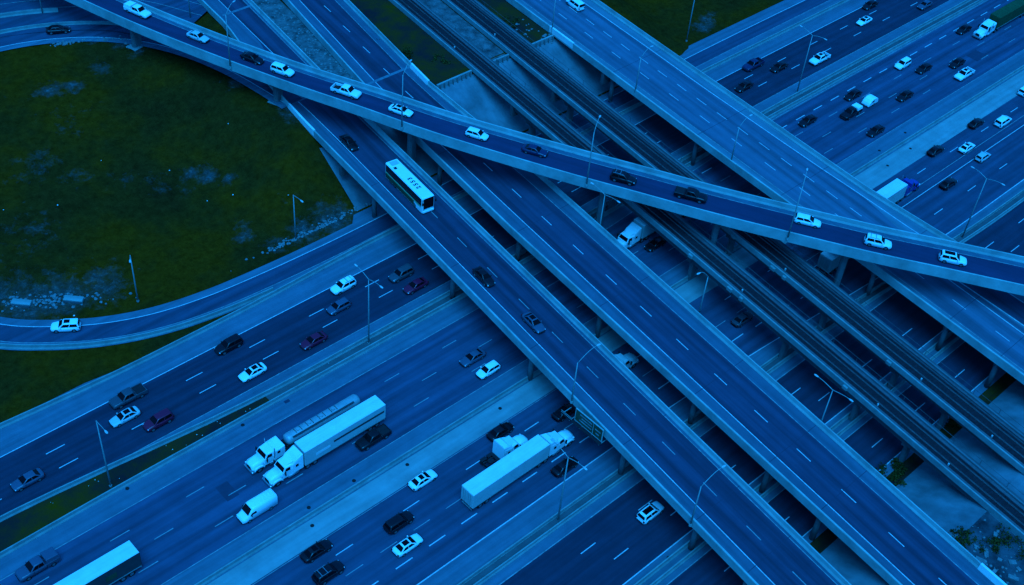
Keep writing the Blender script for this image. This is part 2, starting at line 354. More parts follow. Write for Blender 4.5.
dash_row(R['r4'], K(63.45), 87.3, 12.1, 60, 300); dash_row(R['r4'], K(59.75), 90.3, 12.1, 60, 300); dash_row(R['r5'], K(48.2), 101, 12.1, 80, 260)
# asphalt repairs and manholes
for x, y, w, h in ((55.2, 104.2, 2.0, 3.2), (256.5, 102.6, 4.2, 3.0), (72, 113.2, 0.9, 0.6)):
    sheet_obj('asphalt_patch', [(x - w / 2, y + h / 2, 0.016), (x + w / 2, y + h / 2, 0.016)], [(x - w / 2, y - h / 2, 0.016), (x + w / 2, y - h / 2, 0.016)], 'asphalt_patch', R['r2'])
for x, y in ((44.5, 113.6), (64, 113.4), (62.5, 94.4), (70.5, 94.2), (61, 91.5), (78.5, 91.6), (97, 91.2), (206, 94.6), (212, 91.0), (216, 95.0), (203, 90.5), (84.5, 137.0), (100.5, 53.2), (96.6, 54.9)):
    mb = MB(); mb.cyl_z(0, 0, -0.02, 0.03, 0.3, 12); g = obj('drain_cover', mb, 'iron', pave); g.location = (x, y, 0.0)

# jersey barriers
JERSEY = [(-0.30, 0), (-0.28, 0.10), (-0.14, 0.35), (-0.10, 0.85), (0.10, 0.85), (0.14, 0.35), (0.28, 0.10), (0.30, 0)]
def barrier(pts, label, prof=JERSEY, mat='concrete_barrier', smooth=False):
    mb = MB(); mb.sweep(pts, prof); return tag(obj('concrete_barrier', mb, mat), label, 'barrier')
def xpath(f, x0, x1, st=6): n = int((x1 - x0) / st); return [(x0 + (x1 - x0) * i / n, f(x0 + (x1 - x0) * i / n), 0.0) for i in range(n + 1)]
def b1(x): return 134.3 + 1.6 * (1 - sstep(20, 60, x)) + 0.9 * sstep(75, 110, x) + 0.9 * sstep(112, 205, x)
barrier(xpath(b1, -60, 380), 'long concrete barrier between the loop road and the dark westbound lanes')
barrier(xpath(lambda x: med_n(x) + 0.3, -60, 380), 'concrete barrier along the north side of the narrow grass median')
barrier(xpath(lambda x: med_s(x) - 0.3, -60, 380), 'concrete barrier along the south side of the narrow grass median')
barrier(xpath(K(93.0), -60, 380), 'concrete barrier beside the pale concrete strip between opposing carriageways')
barrier(xpath(lambda x: 70.35 - 2.2 * sstep(150, 210, x), -60, 380), 'twin median barrier under the lamp south of the eastbound trucks, northern wall')
barrier(xpath(lambda x: 69.0 - 2.2 * sstep(150, 210, x), -60, 380), 'twin median barrier beside the lone white SUV carriageway, southern wall', prof=[(p[0], p[1] * 0.8) for p in JERSEY])
strip('median_fill', lambda x: 70.1 - 2.2 * sstep(150, 210, x), lambda x: 69.3 - 2.2 * sstep(150, 210, x), 0.35, 'concrete_dark', kind='structure')
barrier(xpath(K(54.6), 40, 380), 'concrete barrier right of the lone white SUV lanes, nearer wall of the pair')
barrier(xpath(K(53.2), 40, 380), 'concrete barrier right of the lone white SUV lanes, farther wall of the pair', prof=[(p[0], p[1] * 0.8) for p in JERSEY])

# loop road
lp = offset(LOOP, 0)
loop_road = sheet_obj('loop_road', offset(LOOP, -3.8, 0.03), offset(LOOP, 3.2, 0.03), 'shoulder', kind='structure')
sheet_obj('road_surface', offset(LOOP, -2.1, 0.038), offset(LOOP, 1.6, 0.038), 'asphalt_worn', loop_road)
# offsets: LOOP runs westwards first, so its right-hand side is north (inside of the loop)
sheet_obj('edge_line', offset(LOOP, 1.52, 0.046), offset(LOOP, 1.68, 0.046), 'paint_white', loop_road)
sheet_obj('edge_line', offset(LOOP, -2.12, 0.046), offset(LOOP, -2.0, 0.046), 'paint_worn', loop_road)
i1 = min(range(len(LOOP)), key=lambda i: abs(LOOP[i][0] - 85) + abs(LOOP[i][1] - 138.6)); i2 = min(range(len(LOOP)), key=lambda i: abs(LOOP[i][0] - 112) + abs(LOOP[i][1] - 188))
mb = MB(); mb.sweep(offset(LOOP[i1:i2], -3.3), JERSEY); tag(obj('concrete_barrier', mb, 'concrete_barrier'), 'curved concrete barrier on the outer edge of the loop road', 'barrier')
# further ramp beyond the loop, top left corner
OUT = spline([(20, 262, 5.6), (50, 248, 5.9), (75, 240.5, 6.2), (95, 233, 6.5), (110, 222, 6.8), (118, 208, 6.9)], 6)
orr = sheet_obj('ramp_road', offset(OUT, -6.5, 0.22), offset(OUT, 13, 0.10), 'asphalt_worn', kind='structure')
for d in (-3.6, 0.2, 3.8): sheet_obj('edge_line', offset(OUT, d, 0.226), offset(OUT, d + 0.14, 0.226), 'paint_worn', orr)
mb = MB(); mb.sweep(offset(OUT[:20], 5.4, 0.1), JERSEY); tag(obj('concrete_barrier', mb, 'concrete_barrier'), 'concrete barrier between loop road and outer ramp, top left corner', 'barrier')

# ------------------------------------------------------------------ slope paving at the bridge ends
def slope_sheet(name, u0, u1, y0, y1, mat, nu=10, ny=10, dz=0.06):
    mb = MB(); mb.open = True; vs_ = []
    for j in range(ny + 1):
        for i in range(nu + 1):
            y = y0 + (y1 - y0) * j / ny; u = u0 + (u1 - u0) * i / nu
            x = (u + EX * y) / EY
            vs_.append((x, y, ground_z(x, y, False) + dz))
    mb.add(vs_, [(j * (nu + 1) + i, j * (nu + 1) + i + 1, (j + 1) * (nu + 1) + i + 1, (j + 1) * (nu + 1) + i) for j in range(ny) for i in range(nu)])
    me = mb.mesh(name)
    if sum(p.normal.z for p in me.polygons) < 0: me.flip_normals()
    return obj(name, me, mat, kind='structure')
slope_sheet('slope_paving', 91.2, 172, 143.6, 158.7, 'slope_concrete', 40, 14)
slope_sheet('slope_paving', 104, 130, 41.0, 28.0, 'slope_concrete', 12, 12)
slope_sheet('slope_paving', 130, 172, 41.0, 14.0, 'slope_concrete', 20, 24)
# gravel between bridge approaches, north
for (u0, u1, m) in ((102.4, 109.5, 'gravel'), (135, 140.2, 'gravel')):
    slope_sheet('gravel_strip', u0, u1, 159.1, 236, m, 6, 40, 0.10)
# loose stones
def rocks(name, spots, mat, label=None):
    mb = MB()
    for (x, y, z, r) in spots:
        ring = []; a0 = random.random() * 6
        for zz, q in ((-0.3, 0.8), (0.25, 1.0), (0.6, 0.55)):
            ring.append([(x + r * q * math.cos(a0 + k * 1.047) * random.uniform(.7, 1.2), y + r * q * math.sin(a0 + k * 1.047) * random.uniform(.7, 1.2), z + zz * r) for k in range(6)])
        mb.loft(ring)
    return obj(name, mb, mat, kind='stuff')
sp = []
for i in range(420):
    u = random.uniform(102.8, 108.8); v = random.uniform(178, 232); x, y, _ = P(u, v); sp.append((x, y, ground_z(x, y, False) + 0.1, random.uniform(.1, .38)))
for i in range(140):
    x = random.gauss(101, 7); y = 143.8 + abs(random.gauss(0, .6)); sp.append((x, y, ground_z(x, y) + .05, random.uniform(.1, .35)))
for i in range(160):
    x = random.gauss(54, 4); y = 160.5 - 0.62 * (x - 47) + random.gauss(0, 1.0); sp.append((x, y, ground_z(x, y) + .05, random.uniform(.08, .35)))
for i in range(120):
    t = random.random(); x = 88 + 15 * t + random.gauss(0, .5); y = 216.5 - 7.5 * t * t - 3 * t + random.gauss(0, .5); sp.append((x, y, ground_z(x, y) + .05, random.uniform(.1, .4)))
for i in range(60):
    u = random.uniform(121, 129.5); y = random.uniform(18, 28); x = (u + EX * y) / EY; sp.append((x, y, ground_z(x, y, False) + .05, random.uniform(.06, .25)))
for i in range(30):
    u = random.uniform(146.5, 153); y = random.uniform(157.5, 168); x = (u + EX * y) / EY; sp.append((x, y, ground_z(x, y, False) + .05, random.uniform(.1, .45)))
rocks('loose_stones', sp, 'rubble')
# litter on verges and median
sp = []
for i in range(26):
    x = random.uniform(10, 88); y = random.uniform(med_s(x) + .2, med_n(x) - .2); sp.append((x, y, .12, random.uniform(.04, .09)))
for i in range(12):
    x = random.uniform(45, 108); y = random.uniform(148, 214); sp.append((x, y, ground_z(x, y) + .08, random.uniform(.06, .18)))
rocks('litter', sp, 'concrete_pale')
mb = MB()
for i in range(14):
    u = random.uniform(121.5, 129); y = random.uniform(16, 27.5); x = (u + EX * y) / EY; w, d = random.uniform(.2, .75), random.uniform(.15, .4); a = random.uniform(0, 3); z = ground_z(x, y, False)
    mb.obox((x, y), (math.cos(a), math.sin(a)), (-math.sin(a), math.cos(a)), w, d, z - .1, z + .24)
obj('concrete_fragments', mb, 'rubble', kind='stuff')
# two concrete culvert slabs on the grass by the loop
for (x, y), lab in (((50.9, 158.0), 'pale concrete culvert slab in the gravel patch, left one of two'), ((57.9, 153.7), 'pale concrete culvert slab in the gravel patch, right one of two')):
    t = thing('culvert_slab', lab, 'slab', (x, y, ground_z(x, y) + 0.05), math.radians(-46), 'culvert slabs on the grass')
    mb = MB(); mb.cbox(-1.6, 1.6, -0.6, 0.6, 0, 0.45, 0.06); obj('slab_top', mb, 'concrete_light', t)
    mb = MB(); mb.box(-1.5, 1.5, -0.8, -0.61, -.2, 0.3); obj('head_wall', mb, 'concrete_dark', t)
# weeds and shrubs at the toes
def bush(name, x, y, r, h, n, label, mat='leaf'):
    z0 = ground_z(x, y, False); t = thing(name, label, 'shrub', (x, y, z0))
    mb = MB(); mb.open = True; cl = []
    for i in range(9): a = random.uniform(0, 6.28); q = r * random.uniform(.1, 1.15); cl.append((q * math.cos(a), q * math.sin(a), random.uniform(.16, .42) * r, random.uniform(.35, 1.0) * h))
    for i in range(n):
        cx_, cy_, cr, chh = random.choice(cl); px_, py_ = random.gauss(cx_, cr * .6), random.gauss(cy_, cr * .6)
        dz = ground_z(x + px_, y + py_, False) - z0; c = Vector((px_, py_, dz + abs(random.gauss(0, .45)) * chh)); s = random.uniform(.08, .26)
        d1 = Vector((random.gauss(0, 1), random.gauss(0, 1), random.gauss(0, .5))).normalized() * s; d2 = d1.cross(Vector((random.gauss(0, 1), random.gauss(0, 1), random.gauss(0, 1)))).normalized() * s * .6
        mb.add([c - d1, c + d2, c + d1, c - d2], [(0, 1, 2, 3)])
    obj('foliage', mb, mat, t)
    for cx_, cy_, cr, chh in cl[:4]:
        dz = ground_z(x + cx_, y + cy_, False) - z0; mb = MB()
        mb.tube([(cx_ * .8, cy_ * .8, dz - .1), (cx_, cy_, dz + chh * .4), (cx_ * 1.1, cy_ * 1.1, dz + chh * .8)], [.05, .035, .015], 5)
        obj('stem', mb, 'sleeper_wood', t)
BUSH = [(134.0, 43.0, 2.0, 1.2, 700, 'dark weeds at the foot of the paved slope beside the middle bridge'),
        (137.6, 42.6, 1.7, 1.0, 520, 'dark weeds at the foot of the paved slope, below the first railway viaduct'),
        (152.4, 42.9, 1.5, 1.0, 420, 'dark weeds at the slope foot between the two railway viaducts'),
        (126.0, 27.6, 1.9, .9, 420, 'scrubby bush at the top of the paved slope, lower right'),
        (130.0, 24.2, 2.6, 1.1, 620, 'larger scrubby bush behind the lower right bridge end, right edge'),
        (144.0, 172.5, 2.2, 1.3, 700, 'bush on dark ground between middle bridge and railway, top'),
        (140.8, 178.5, 1.8, 1.0, 460, 'smaller bush farther up between middle bridge and railway, top'),
        (169.5, 168.5, 1.8, 1.2, 460, 'bush beside the bridge end of the wide pale overpass, top')]
BUSH += [(128.4, 28.0, 1.5, .6, 300, 'low weeds along the upper edge of the paved slope, lower right'), (133.0, 21.0, 2.2, 1.0, 460, 'straggly bush in the lower right corner beside the railway'),
         (147.2, 166.0, 1.8, .8, 360, 'low weeds behind the abutment wall beside the railway, top'), (136.8, 186.0, 2.0, .9, 380, 'straggly weeds beside the middle bridge at the very top')]
for x, y, r, h, n, lab in BUSH: bush('shrub', x, y, r, h, n, lab)

# ------------------------------------------------------------------ bridges
JP_L = [(0, -0.62), (0, 0.95), (0.10, 1.02), (0.26, 1.02), (0.34, 0.40), (0.50, 0.06), (0.50, -0.62)]       # parapet on the left of the path
def flip(pr): return [(-a, b) for a, b in pr]
GIRDER_V0, GIRDER_V1 = 40.0, 162.0
PIER_Y = (140.6, 115.2, 92.9, 69.9, 53.9, 43.6)
def ipol(tab, v):
    if v <= tab[0][0]: return tab[0][1]
    for (a, ua), (b, ub) in zip(tab, tab[1:]):
        if v <= b: return ua + (ub - ua) * (v - a) / (b - a)
    return tab[-1][1]
def upath(tab, v0, v1, z, st=5.0):
    n = max(1, int((v1 - v0) / st)); return [P(ipol(tab, v0 + (v1 - v0) * i / n), v0 + (v1 - v0) * i / n, z) for i in range(n + 1)]
def overpass(name, label, left, right, lanes, v0, v1, z=ZD, surf='asphalt_deck', slab_mat='shoulder_deck', cat='bridge', girders=4, endvs=(), piers=PIER_Y, ncol=2, marks=True):
    t = thing(name, label, cat)
    L_, R_ = upath(left, v0, v1, z), upath(right, v0, v1, z)
    mb = MB(); mb.solid(offset(L_, 0.45), offset(R_, -0.45), 0.0, -0.55); obj('deck_slab', mb, slab_mat, t)
    mb = MB(); mb.sweep(L_, JP_L); obj('parapet', mb, 'concrete_parapet', t)
    mb = MB(); mb.sweep(R_, flip(JP_L)); obj('parapet', mb, 'concrete_parapet', t)
    for k in range(girders):
        f = (k + 0.5) / girders; tab = [(v, ipol(left, v) + 0.7 + (ipol(right, v) - ipol(left, v) - 1.4) * f) for v in (GIRDER_V0, 100.0, GIRDER_V1)]
        pth = upath(tab, GIRDER_V0, GIRDER_V1, z, 20)
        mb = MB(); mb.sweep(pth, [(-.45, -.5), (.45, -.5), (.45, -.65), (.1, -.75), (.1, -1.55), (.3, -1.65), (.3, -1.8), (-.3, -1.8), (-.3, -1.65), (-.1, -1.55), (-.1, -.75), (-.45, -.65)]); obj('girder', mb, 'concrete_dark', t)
    for y in piers:
        # pier bents stand in the medians, parallel to the highway
        vv = y; 
        for _ in range(6):
            um = (ipol(left, vv) + ipol(right, vv)) / 2; vv = (y + EX * um) / EY
        ul, ur = ipol(left, vv) + 1.3, ipol(right, vv) - 1.3
        a, b = P(ul, (y + EX * ul) / EY), P(ur, (y + EX * ur) / EY); cx, cy = (a[0] + b[0]) / 2, (a[1] + b[1]) / 2
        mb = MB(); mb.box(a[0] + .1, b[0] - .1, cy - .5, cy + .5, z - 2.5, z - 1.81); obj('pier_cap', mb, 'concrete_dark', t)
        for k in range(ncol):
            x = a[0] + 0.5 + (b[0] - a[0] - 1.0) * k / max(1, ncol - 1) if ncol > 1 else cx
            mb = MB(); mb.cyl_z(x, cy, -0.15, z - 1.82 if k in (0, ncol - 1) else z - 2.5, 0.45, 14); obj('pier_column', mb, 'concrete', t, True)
    for y in piers:
        ul, ur = ipol(left, y) + .52, ipol(right, y) - .52; a, b = P(ul, (y + EX * ul) / EY), P(ur, (y + EX * ur) / EY)
        sheet_obj('expansion_joint', [(a[0], y + .04, z + .0215), (b[0], y + .04, z + .0215)], [(a[0], y - .04, z + .0215), (b[0], y - .04, z + .0215)], 'asphalt_patch', t)
    # abutment faces
    for vv, s in ((GIRDER_V1, 1), (GIRDER_V0, -1)):
        ul, ur = ipol(left, vv), ipol(right, vv); a, b = P(ul + .1, vv), P(ur - .1, vv); c = ((a[0] + b[0]) / 2, (a[1] + b[1]) / 2)
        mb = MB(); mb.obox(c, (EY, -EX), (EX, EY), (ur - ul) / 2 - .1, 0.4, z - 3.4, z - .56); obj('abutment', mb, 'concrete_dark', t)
    return t, L_, R_
def deck_line(t, u, v0, v1, z, w=0.16, mat='paint_white'):
    tab = u if isinstance(u, list) else [(v0, u), (v1, u)]
    p = upath(tab, v0, v1, z, 10); return sheet_obj('edge_line', offset(p, -w / 2, 0.017), offset(p, w / 2, 0.017), mat, t)
def deck_surface(t, l, r, v0, v1, z, mat):
    sheet_obj('road_surface', upath(l, v0, v1, z + 0.009), upath(r, v0, v1, z + 0.009), mat, t)
def deck_dashes(t, u, start, cyc, v0, v1, z, l=2.9, w=0.15, mat='paint_white'):
    tab = u if isinstance(u, list) else [(v0, u), (v1, u)]
    v = start + math.ceil((v0 - start) / cyc) * cyc
    while v < v1:
        x, y, _ = P(ipol(tab, v), v - l / 2); dash(t, x, y, z + 0.019, w, l, DA, mat); v += cyc
def joint(t, u0, u1, v, z, w=0.5, mat='shoulder_pale', yalign=False):
    if yalign: a, b = P(u0, v), P(u1, v); v1_ = (a[1] + EX * u1) / EY; b = P(u1, v1_)
    else: a, b = P(u0, v), P(u1, v)
    sheet_obj('expansion_joint', [(a[0], a[1] + w / 2, z + .0225), (b[0], b[1] + w / 2, z + .0225)], [(a[0], a[1] - w / 2, z + .0225), (b[0], b[1] - w / 2, z + .0225)], mat, t)
def end_block(t, tab, v0, v1, z, right=False):
    p = upath(tab, v0, v1, z, 3); pr = [(-0.03, -.3), (-0.03, 1.05), (.36, 1.05), (.53, .08), (.53, -.3)]
    mb = MB(); mb.sweep(p, flip(pr) if right else pr); obj('parapet_end_block', mb, 'concrete_pale', t)

# bridge 1 (with the coach)
d1l, d1r = [(-60, 91.4), (150, 91.3), (176, 91.1), (190, 91.5), (214, 94.0), (240, 93.6)], [(-60, 102.3), (175, 102.3), (240, 103.4)]
d1, L1, R1_ = overpass('overpass', 'narrow overpass carrying the coach, leftmost of the parallel bridges', d1l, d1r, 2, -60, 240)
deck_surface(d1, [(-60, 93.9), (170, 94.0), (190, 94.6), (206, 97.6), (240, 97.8)], [(-60, 101.3), (170, 101.3), (240, 102.4)], -60, 240, ZD, 'asphalt_deck')
deck_line(d1, [(-60, 93.9), (150, 94.2), (174, 94.3), (188, 93.6)], -60, 188, ZD); deck_line(d1, [(193, 97.8), (240, 97.5)], 193, 240, ZD, .14)
deck_line(d1, [(-60, 101.3), (170, 101.3), (240, 102.3)], -60, 240, ZD, .13, 'paint_worn'); deck_dashes(d1, 97.65, 106.0, 9.03, -50, 150, ZD, mat='paint_worn')
joint(d1, 92, 101.8, 182.5, ZD, .7, yalign=True); joint(d1, 95.5, 102.8, 218, ZD, .7, yalign=True)
end_block(d1, d1l, 171.5, 181.5, ZD)
# bridge 2
d2l = [(-60, 108.6), (45, 107.9), (131, 106.5), (176, 107.0), (215, 109.6), (260, 112.5)]; d2r = [(-60, 120.6), (45, 120.4), (140, 120.6), (175, 119.2), (215, 121.5), (260, 124.5)]
d2, L2, R2_ = overpass('overpass', 'plain two lane overpass in the middle, right of the coach bridge', d2l, d2r, 2, -60, 260)
d2w = [(-60, 110.5), (45, 110.3), (131, 110.05), (177, 110.1), (216, 112.6), (260, 115.3)]
def sh(tab, d): return [(v, u + d) for v, u in tab]
deck_surface(d2, d2w, [(-60, 118), (140, 117.8), (177, 117.2), (216, 119.5), (260, 122)], -60, 260, ZD, 'asphalt_deck')
deck_line(d2, d2w, -60, 260, ZD); deck_line(d2, [(-60, 118), (140, 117.8), (177, 117.2), (216, 119.5), (260, 122)], -60, 260, ZD, .13, 'paint_worn')
deck_dashes(d2, sh(d2w, 3.75), 130.3, 9.03, -50, 250, ZD)
joint(d2, 108.0, 119.3, 181, ZD, .7, yalign=True)
end_block(d2, d2r, 175, 182, ZD, True); end_block(d2, d2r, 28, 38, ZD, True)
# bridge 3 (wide, pale)
d3l = [(-60, 157.6), (57, 155.9), (90, 155.2), (128, 154.0), (170, 153.3), (260, 151.5)]
d3r = [(-60, 186), (40, 182.0), (66, 178.0), (84, 173.6), (104, 171.4), (115, 171.1), (163, 170.0), (260, 168.2)]
d3, L3, R3_ = overpass('overpass', 'wide pale overpass with three lanes, rightmost of the parallel bridges', d3l, d3r, 3, -60, 260, ZD, slab_mat='shoulder_pale', girders=5, ncol=3)
d3a = [(-60, 162.6), (60, 161.6), (104, 160.9), (122, 160.6), (150, 159.9), (260, 157.7)]
deck_surface(d3, sh(d3a, -3.75), [(-60, 168.4), (82, 166.0), (104, 169.5), (118, 168.7), (147, 167.7), (163, 167.5), (260, 165.5)], -60, 260, ZD, 'asphalt_pale')
deck_line(d3, sh(d3a, -3.75), -60, 260, ZD, .13, 'paint_worn'); deck_line(d3, [(94, 169.9), (104, 169.5), (118, 168.7), (147, 167.7), (163, 167.5), (260, 165.5)], 94, 260, ZD, .2)
deck_line(d3, [(-60, 166.5), (66, 165.0), (96, 164.8)], -60, 94, ZD, .2); deck_line(d3, [(-60, 170.6), (30, 168.2), (66, 166.8), (94, 165.2)], -60, 92, ZD, .18); deck_line(d3, [(-60, 178), (40, 174.4), (66, 171.8), (94, 169.9)], -60, 94, ZD, .16)
deck_dashes(d3, d3a, 157.6, 9.03, -50, 250, ZD); deck_dashes(d3, sh(d3a, 3.78), 150.4, 5.9, 98, 250, ZD)
end_block(d3, d3l, 172, 180, ZD)
sheet_obj('road_surface', upath([(-60, 170.8), (30, 168.4), (66, 167.0), (88, 165.8)], -60, 88, ZD + .012), upath([(-60, 177.8), (40, 174.2), (66, 171.6), (88, 170.2)], -60, 88, ZD + .012), 'asphalt_deck', d3)

# railway viaducts
def viaduct(label, ul, ur, v0=-60, v1=262):
    l, r = [(v0, ul), (v1, ul)], [(v0, ur), (v1, ur)]
    t = thing('railway_viaduct', label, 'railway bridge')
    L_, R_ = upath(l, v0, v1, ZD, 10), upath(r, v0, v1, ZD, 10); c = (ul + ur) / 2
    mb = MB(); mb.solid(offset(L_, .3), offset(R_, -.3), -0.35, -0.9); obj('deck_slab', mb, 'concrete_dark', t)
    pr = [(0, -.75), (0, .30), (.26, .30), (.26, -.75)]
    mb = MB(); mb.sweep(L_, pr); obj('parapet', mb, 'concrete_barrier', t)
    mb = MB(); mb.sweep(R_, flip(pr)); obj('parapet', mb, 'concrete', t)
    bl = upath([(v0, c - 1.7), (v1, c - 1.7)], v0, v1, ZD, 10); br = upath([(v0, c + 1.7), (v1, c + 1.7)], v0, v1, ZD, 10)
    mb = MB(); mb.sweep(upath([(v0, c), (v1, c)], v0, v1, ZD, 10), [(-1.75, -.36), (-1.45, -.05), (1.45, -.05), (1.75, -.36)]); obj('ballast_bed', mb, 'ballast', t)
    mb = MB(); v = v0
    while v < v1:
        p = P(c, v); mb.obox((p[0], p[1]), (EY, -EX), (EX, EY), 1.25, .12, ZD - .06, ZD - .025); v += .65
    obj('sleeper', mb, 'sleeper_wood', t, kind='stuff')
    for d in (-.7475, .7475):
        mb = MB(); mb.sweep(upath([(v0, c + d), (v1, c + d)], v0, v1, ZD + .05, 20), [(-.07, 0), (-.02, .03), (-.035, .16), (.035, .16), (.02, .03), (.07, 0)]); obj('rail', mb, 'rail_steel', t)
    mb = MB(); mb.sweep(upath([(v0, c + 1.42), (v1, c + 1.42)], v0, v1, ZD + .05, 20), [(-.06, 0), (-.06, .2), (.06, .2), (.06, 0)]); obj('power_rail', mb, 'trough', t)
    mb = MB(); mb.sweep(upath([(v0, ul + .62), (v1, ul + .62)], v0, v1, ZD, 20), [(-.22, -.36), (-.22, .12), (.22, .12), (.22, -.36)]); obj('cable_trough', mb, 'trough', t)
    mb = MB(); mb.sweep(upath([(v0, ur - .55), (v1, ur - .55)], v0, v1, ZD, 20), [(-.2, -.36), (-.2, .05), (.2, .05), (.2, -.36)]); obj('cable_trough', mb, 'trough', t)
    for d in (-1.3, 1.3):
        mb = MB(); mb.sweep(upath([(GIRDER_V0, c + d), (GIRDER_V1, c + d)], GIRDER_V0, GIRDER_V1, ZD, 30), [(-.5, -.9), (.5, -.9), (.5, -2.1), (-.5, -2.1)]); obj('girder', mb, 'concrete_dark', t)
    for y in PIER_Y:
        vv = (y + EX * c) / EY; p = P(c, vv)
        mb = MB(); mb.box(p[0] - 1.7, p[0] + 1.7, p[1] - .5, p[1] + .5, ZD - 2.7, ZD - 2.11); obj('pier_cap', mb, 'concrete_dark', t)
        mb = MB(); mb.loft([[(p[0] + q * 1.0 * cx_, p[1] + q * .5 * cy_, z) for cx_, cy_ in ((-1, -.6), (-.7, -1), (.7, -1), (1, -.6), (1, .6), (.7, 1), (-.7, 1), (-1, .6))] for z, q in ((-.15, .8), (ZD - 2.7, .8))]); obj('pier_column', mb, 'concrete', t)
    for vv, s in ((GIRDER_V1, 1), (GIRDER_V0, -1)):
        p = P(c, vv); mb = MB(); mb.obox((p[0], p[1]), (EY, -EX), (EX, EY), (ur - ul) / 2 - .1, .4, ZD - 3.4, ZD - .91); obj('abutment', mb, 'concrete_dark', t)
    mb = MB(); mb.sweep(R_, [(.02, -.18), (.75, -.18), (.75, -.10), (.02, -.10)]); obj('walkway', mb, 'concrete_dark', t)
    mb = MB(); mb.tube([(q[0], q[1], q[2] + .85) for q in offset(R_, .72)], .035, 5); obj('handrail', mb, 'concrete_dark', t)
    for k in range(0, int((v1 - v0) / 5)):
        q = P(ur + .72, v0 + 5 * k); mb = MB(); mb.box(q[0] - .03, q[0] + .03, q[1] - .03, q[1] + .03, ZD - .1, ZD + .84); obj('handrail_post', mb, 'concrete_dark', t)
    for vv, w in ((108.5, .9), (98.6, 1.1), (95.8, .7), (128.0, .8), (72.0, .9)):
        q = P(ul - .22, vv); mb = MB(); mb.obox((q[0], q[1]), (EY, -EX), (EX, EY), .2, w / 2, ZD - .55, ZD + .05); obj('equipment_box', mb, 'concrete_barrier', t)
    # signal boxes along the track
    for vv in (52.5, 66.5, 97.0, 184.0):
        p = P(ul + 1.2, vv); mb = MB(); mb.cbox(p[0] - .12, p[0] + .12, p[1] - .12, p[1] + .12, ZD - .05, ZD + .35, .03); obj('junction_box', mb, 'lamp_white', t)
    return t
viaduct('single track railway viaduct nearer the middle overpass, left of the railway pair', 130.1, 134.9)
viaduct('single track railway viaduct nearer the wide pale overpass, right of the railway pair', 140.4, 145.9)
# ribbed abutment wing walls between the bridges (north end)
for (ua, ub, lab) in ((120.8, 129.9, 'ribbed concrete abutment wall between middle overpass and railway'), (135.1, 140.2, 'ribbed concrete abutment wall between the two railway viaducts'), (146.1, 153.2, 'ribbed concrete abutment wall between railway and wide overpass')):
    t = thing('retaining_wall', lab, 'wall', group='abutment walls')
    y0 = 158.6; xa, xb = (ua + EX * y0) / EY, (ub + EX * y0) / EY
    mb = MB(); mb.box(xa, xb, y0, y0 + .4, 4.6, 7.1); obj('wall_panel', mb, 'concrete_light', t)
    n = int((xb - xa) / 1.1)
    for k in range(n):
        x = xa + (k + .5) * (xb - xa) / n; mb = MB(); mb.add([(x - .1, y0 - .4, 5.6), (x + .1, y0 - .4, 5.6), (x + .1, y0 - .003, 5.6), (x - .1, y0 - .003, 5.6), (x - .1, y0 - .15, 7.0), (x + .1, y0 - .15, 7.0), (x + .1, y0 - .003, 7.0), (x - .1, y0 - .003, 7.0)], [(0, 1, 2, 3), (4, 7, 6, 5), (0, 4, 5, 1), (1, 5, 6, 2), (2, 6, 7, 3), (3, 7, 4, 0)]); obj('rib', mb, 'concrete', t)
# bare soil behind the walls
for ua, ub in ((119.6, 130.1), (145.9, 153.2)): slope_sheet('soil_bank', ua, ub, 159.0, 235, 'weed', 6, 40, 0.10)
slope_sheet('soil_bank', 104, 130.0, 28.0, -5, 'soil', 12, 16, 0.08)
slope_sheet('soil_bank', 104, 172, 43.1, 41.0, 'weed', 20, 2, 0.07)

# ------------------------------------------------------------------ flyover
NEAR = [(84.5, 262), (87.6, 247), (91.2, 231.5), (94.9, 217.2), (99.0, 202.0), (103.6, 187.6), (108.5, 173.9), (112.6, 163.3), (116.9, 153.0), (122.6, 138.6), (128.8, 125.2), (134.2, 114.2), (139.8, 103.5), (145.2, 93.2), (150.8, 83.3), (159.3, 68.8), (167.0, 56.9), (173.6, 46.6), (181, 35), (190, 21)]
NEARS = spline([(x, y, ZR) for x, y in NEAR], 5)      # runs south-east; the left-hand side is the far side
def fw(i): return 6.7 + 1.2 * sstep(0.28, 0.6, i / len(NEARS))
FARS = [(p[0] - right_of(NEARS, i)[0] * fw(i), p[1] - right_of(NEARS, i)[1] * fw(i), p[2]) for i, p in enumerate(NEARS)]
fly = thing('flyover', 'high curving one lane flyover crossing diagonally over all other bridges', 'bridge')
mb = MB(); mb.solid(offset(NEARS, -.45), offset(FARS, .45), 0, -.5); obj('deck_slab', mb, 'shoulder_deck', fly)
pr = [(0, -1.0), (0, 1.1), (-.28, 1.1), (-.34, .4), (-.48, .05), (-.48, -.6)]
mb = MB(); mb.sweep(NEARS, pr); obj('parapet', mb, 'concrete_parapet', fly)
mb = MB(); mb.sweep(FARS, flip(pr)); obj('parapet', mb, 'concrete_parapet', fly)
MIDS = [tuple((a + b) / 2 for a, b in zip(p, q)) for p, q in zip(NEARS, FARS)]
mb = MB(); mb.sweep(MIDS, [(-2.0, -.5), (2.0, -.5), (1.6, -1.9), (-1.6, -1.9)]); obj('box_girder', mb, 'concrete_dark', fly)
def lerpl(A_, B_, t): return [tuple(a + (b - a) * t for a, b in zip(p, q)) for p, q in zip(A_, B_)]
sheet_obj('road_surface', [(x, y, z + .01) for x, y, z in lerpl(NEARS, FARS, .12)], [(x, y, z + .01) for x, y, z in lerpl(NEARS, FARS, .80)], 'asphalt_ramp', fly)
for t_, w, m_ in ((.135, .13, 'paint_worn'), (.80, .13, 'paint_worn')):
    c = lerpl(NEARS, FARS, t_); sheet_obj('edge_line', offset(c, -w / 2, .018), offset(c, w / 2, .018), m_, fly)
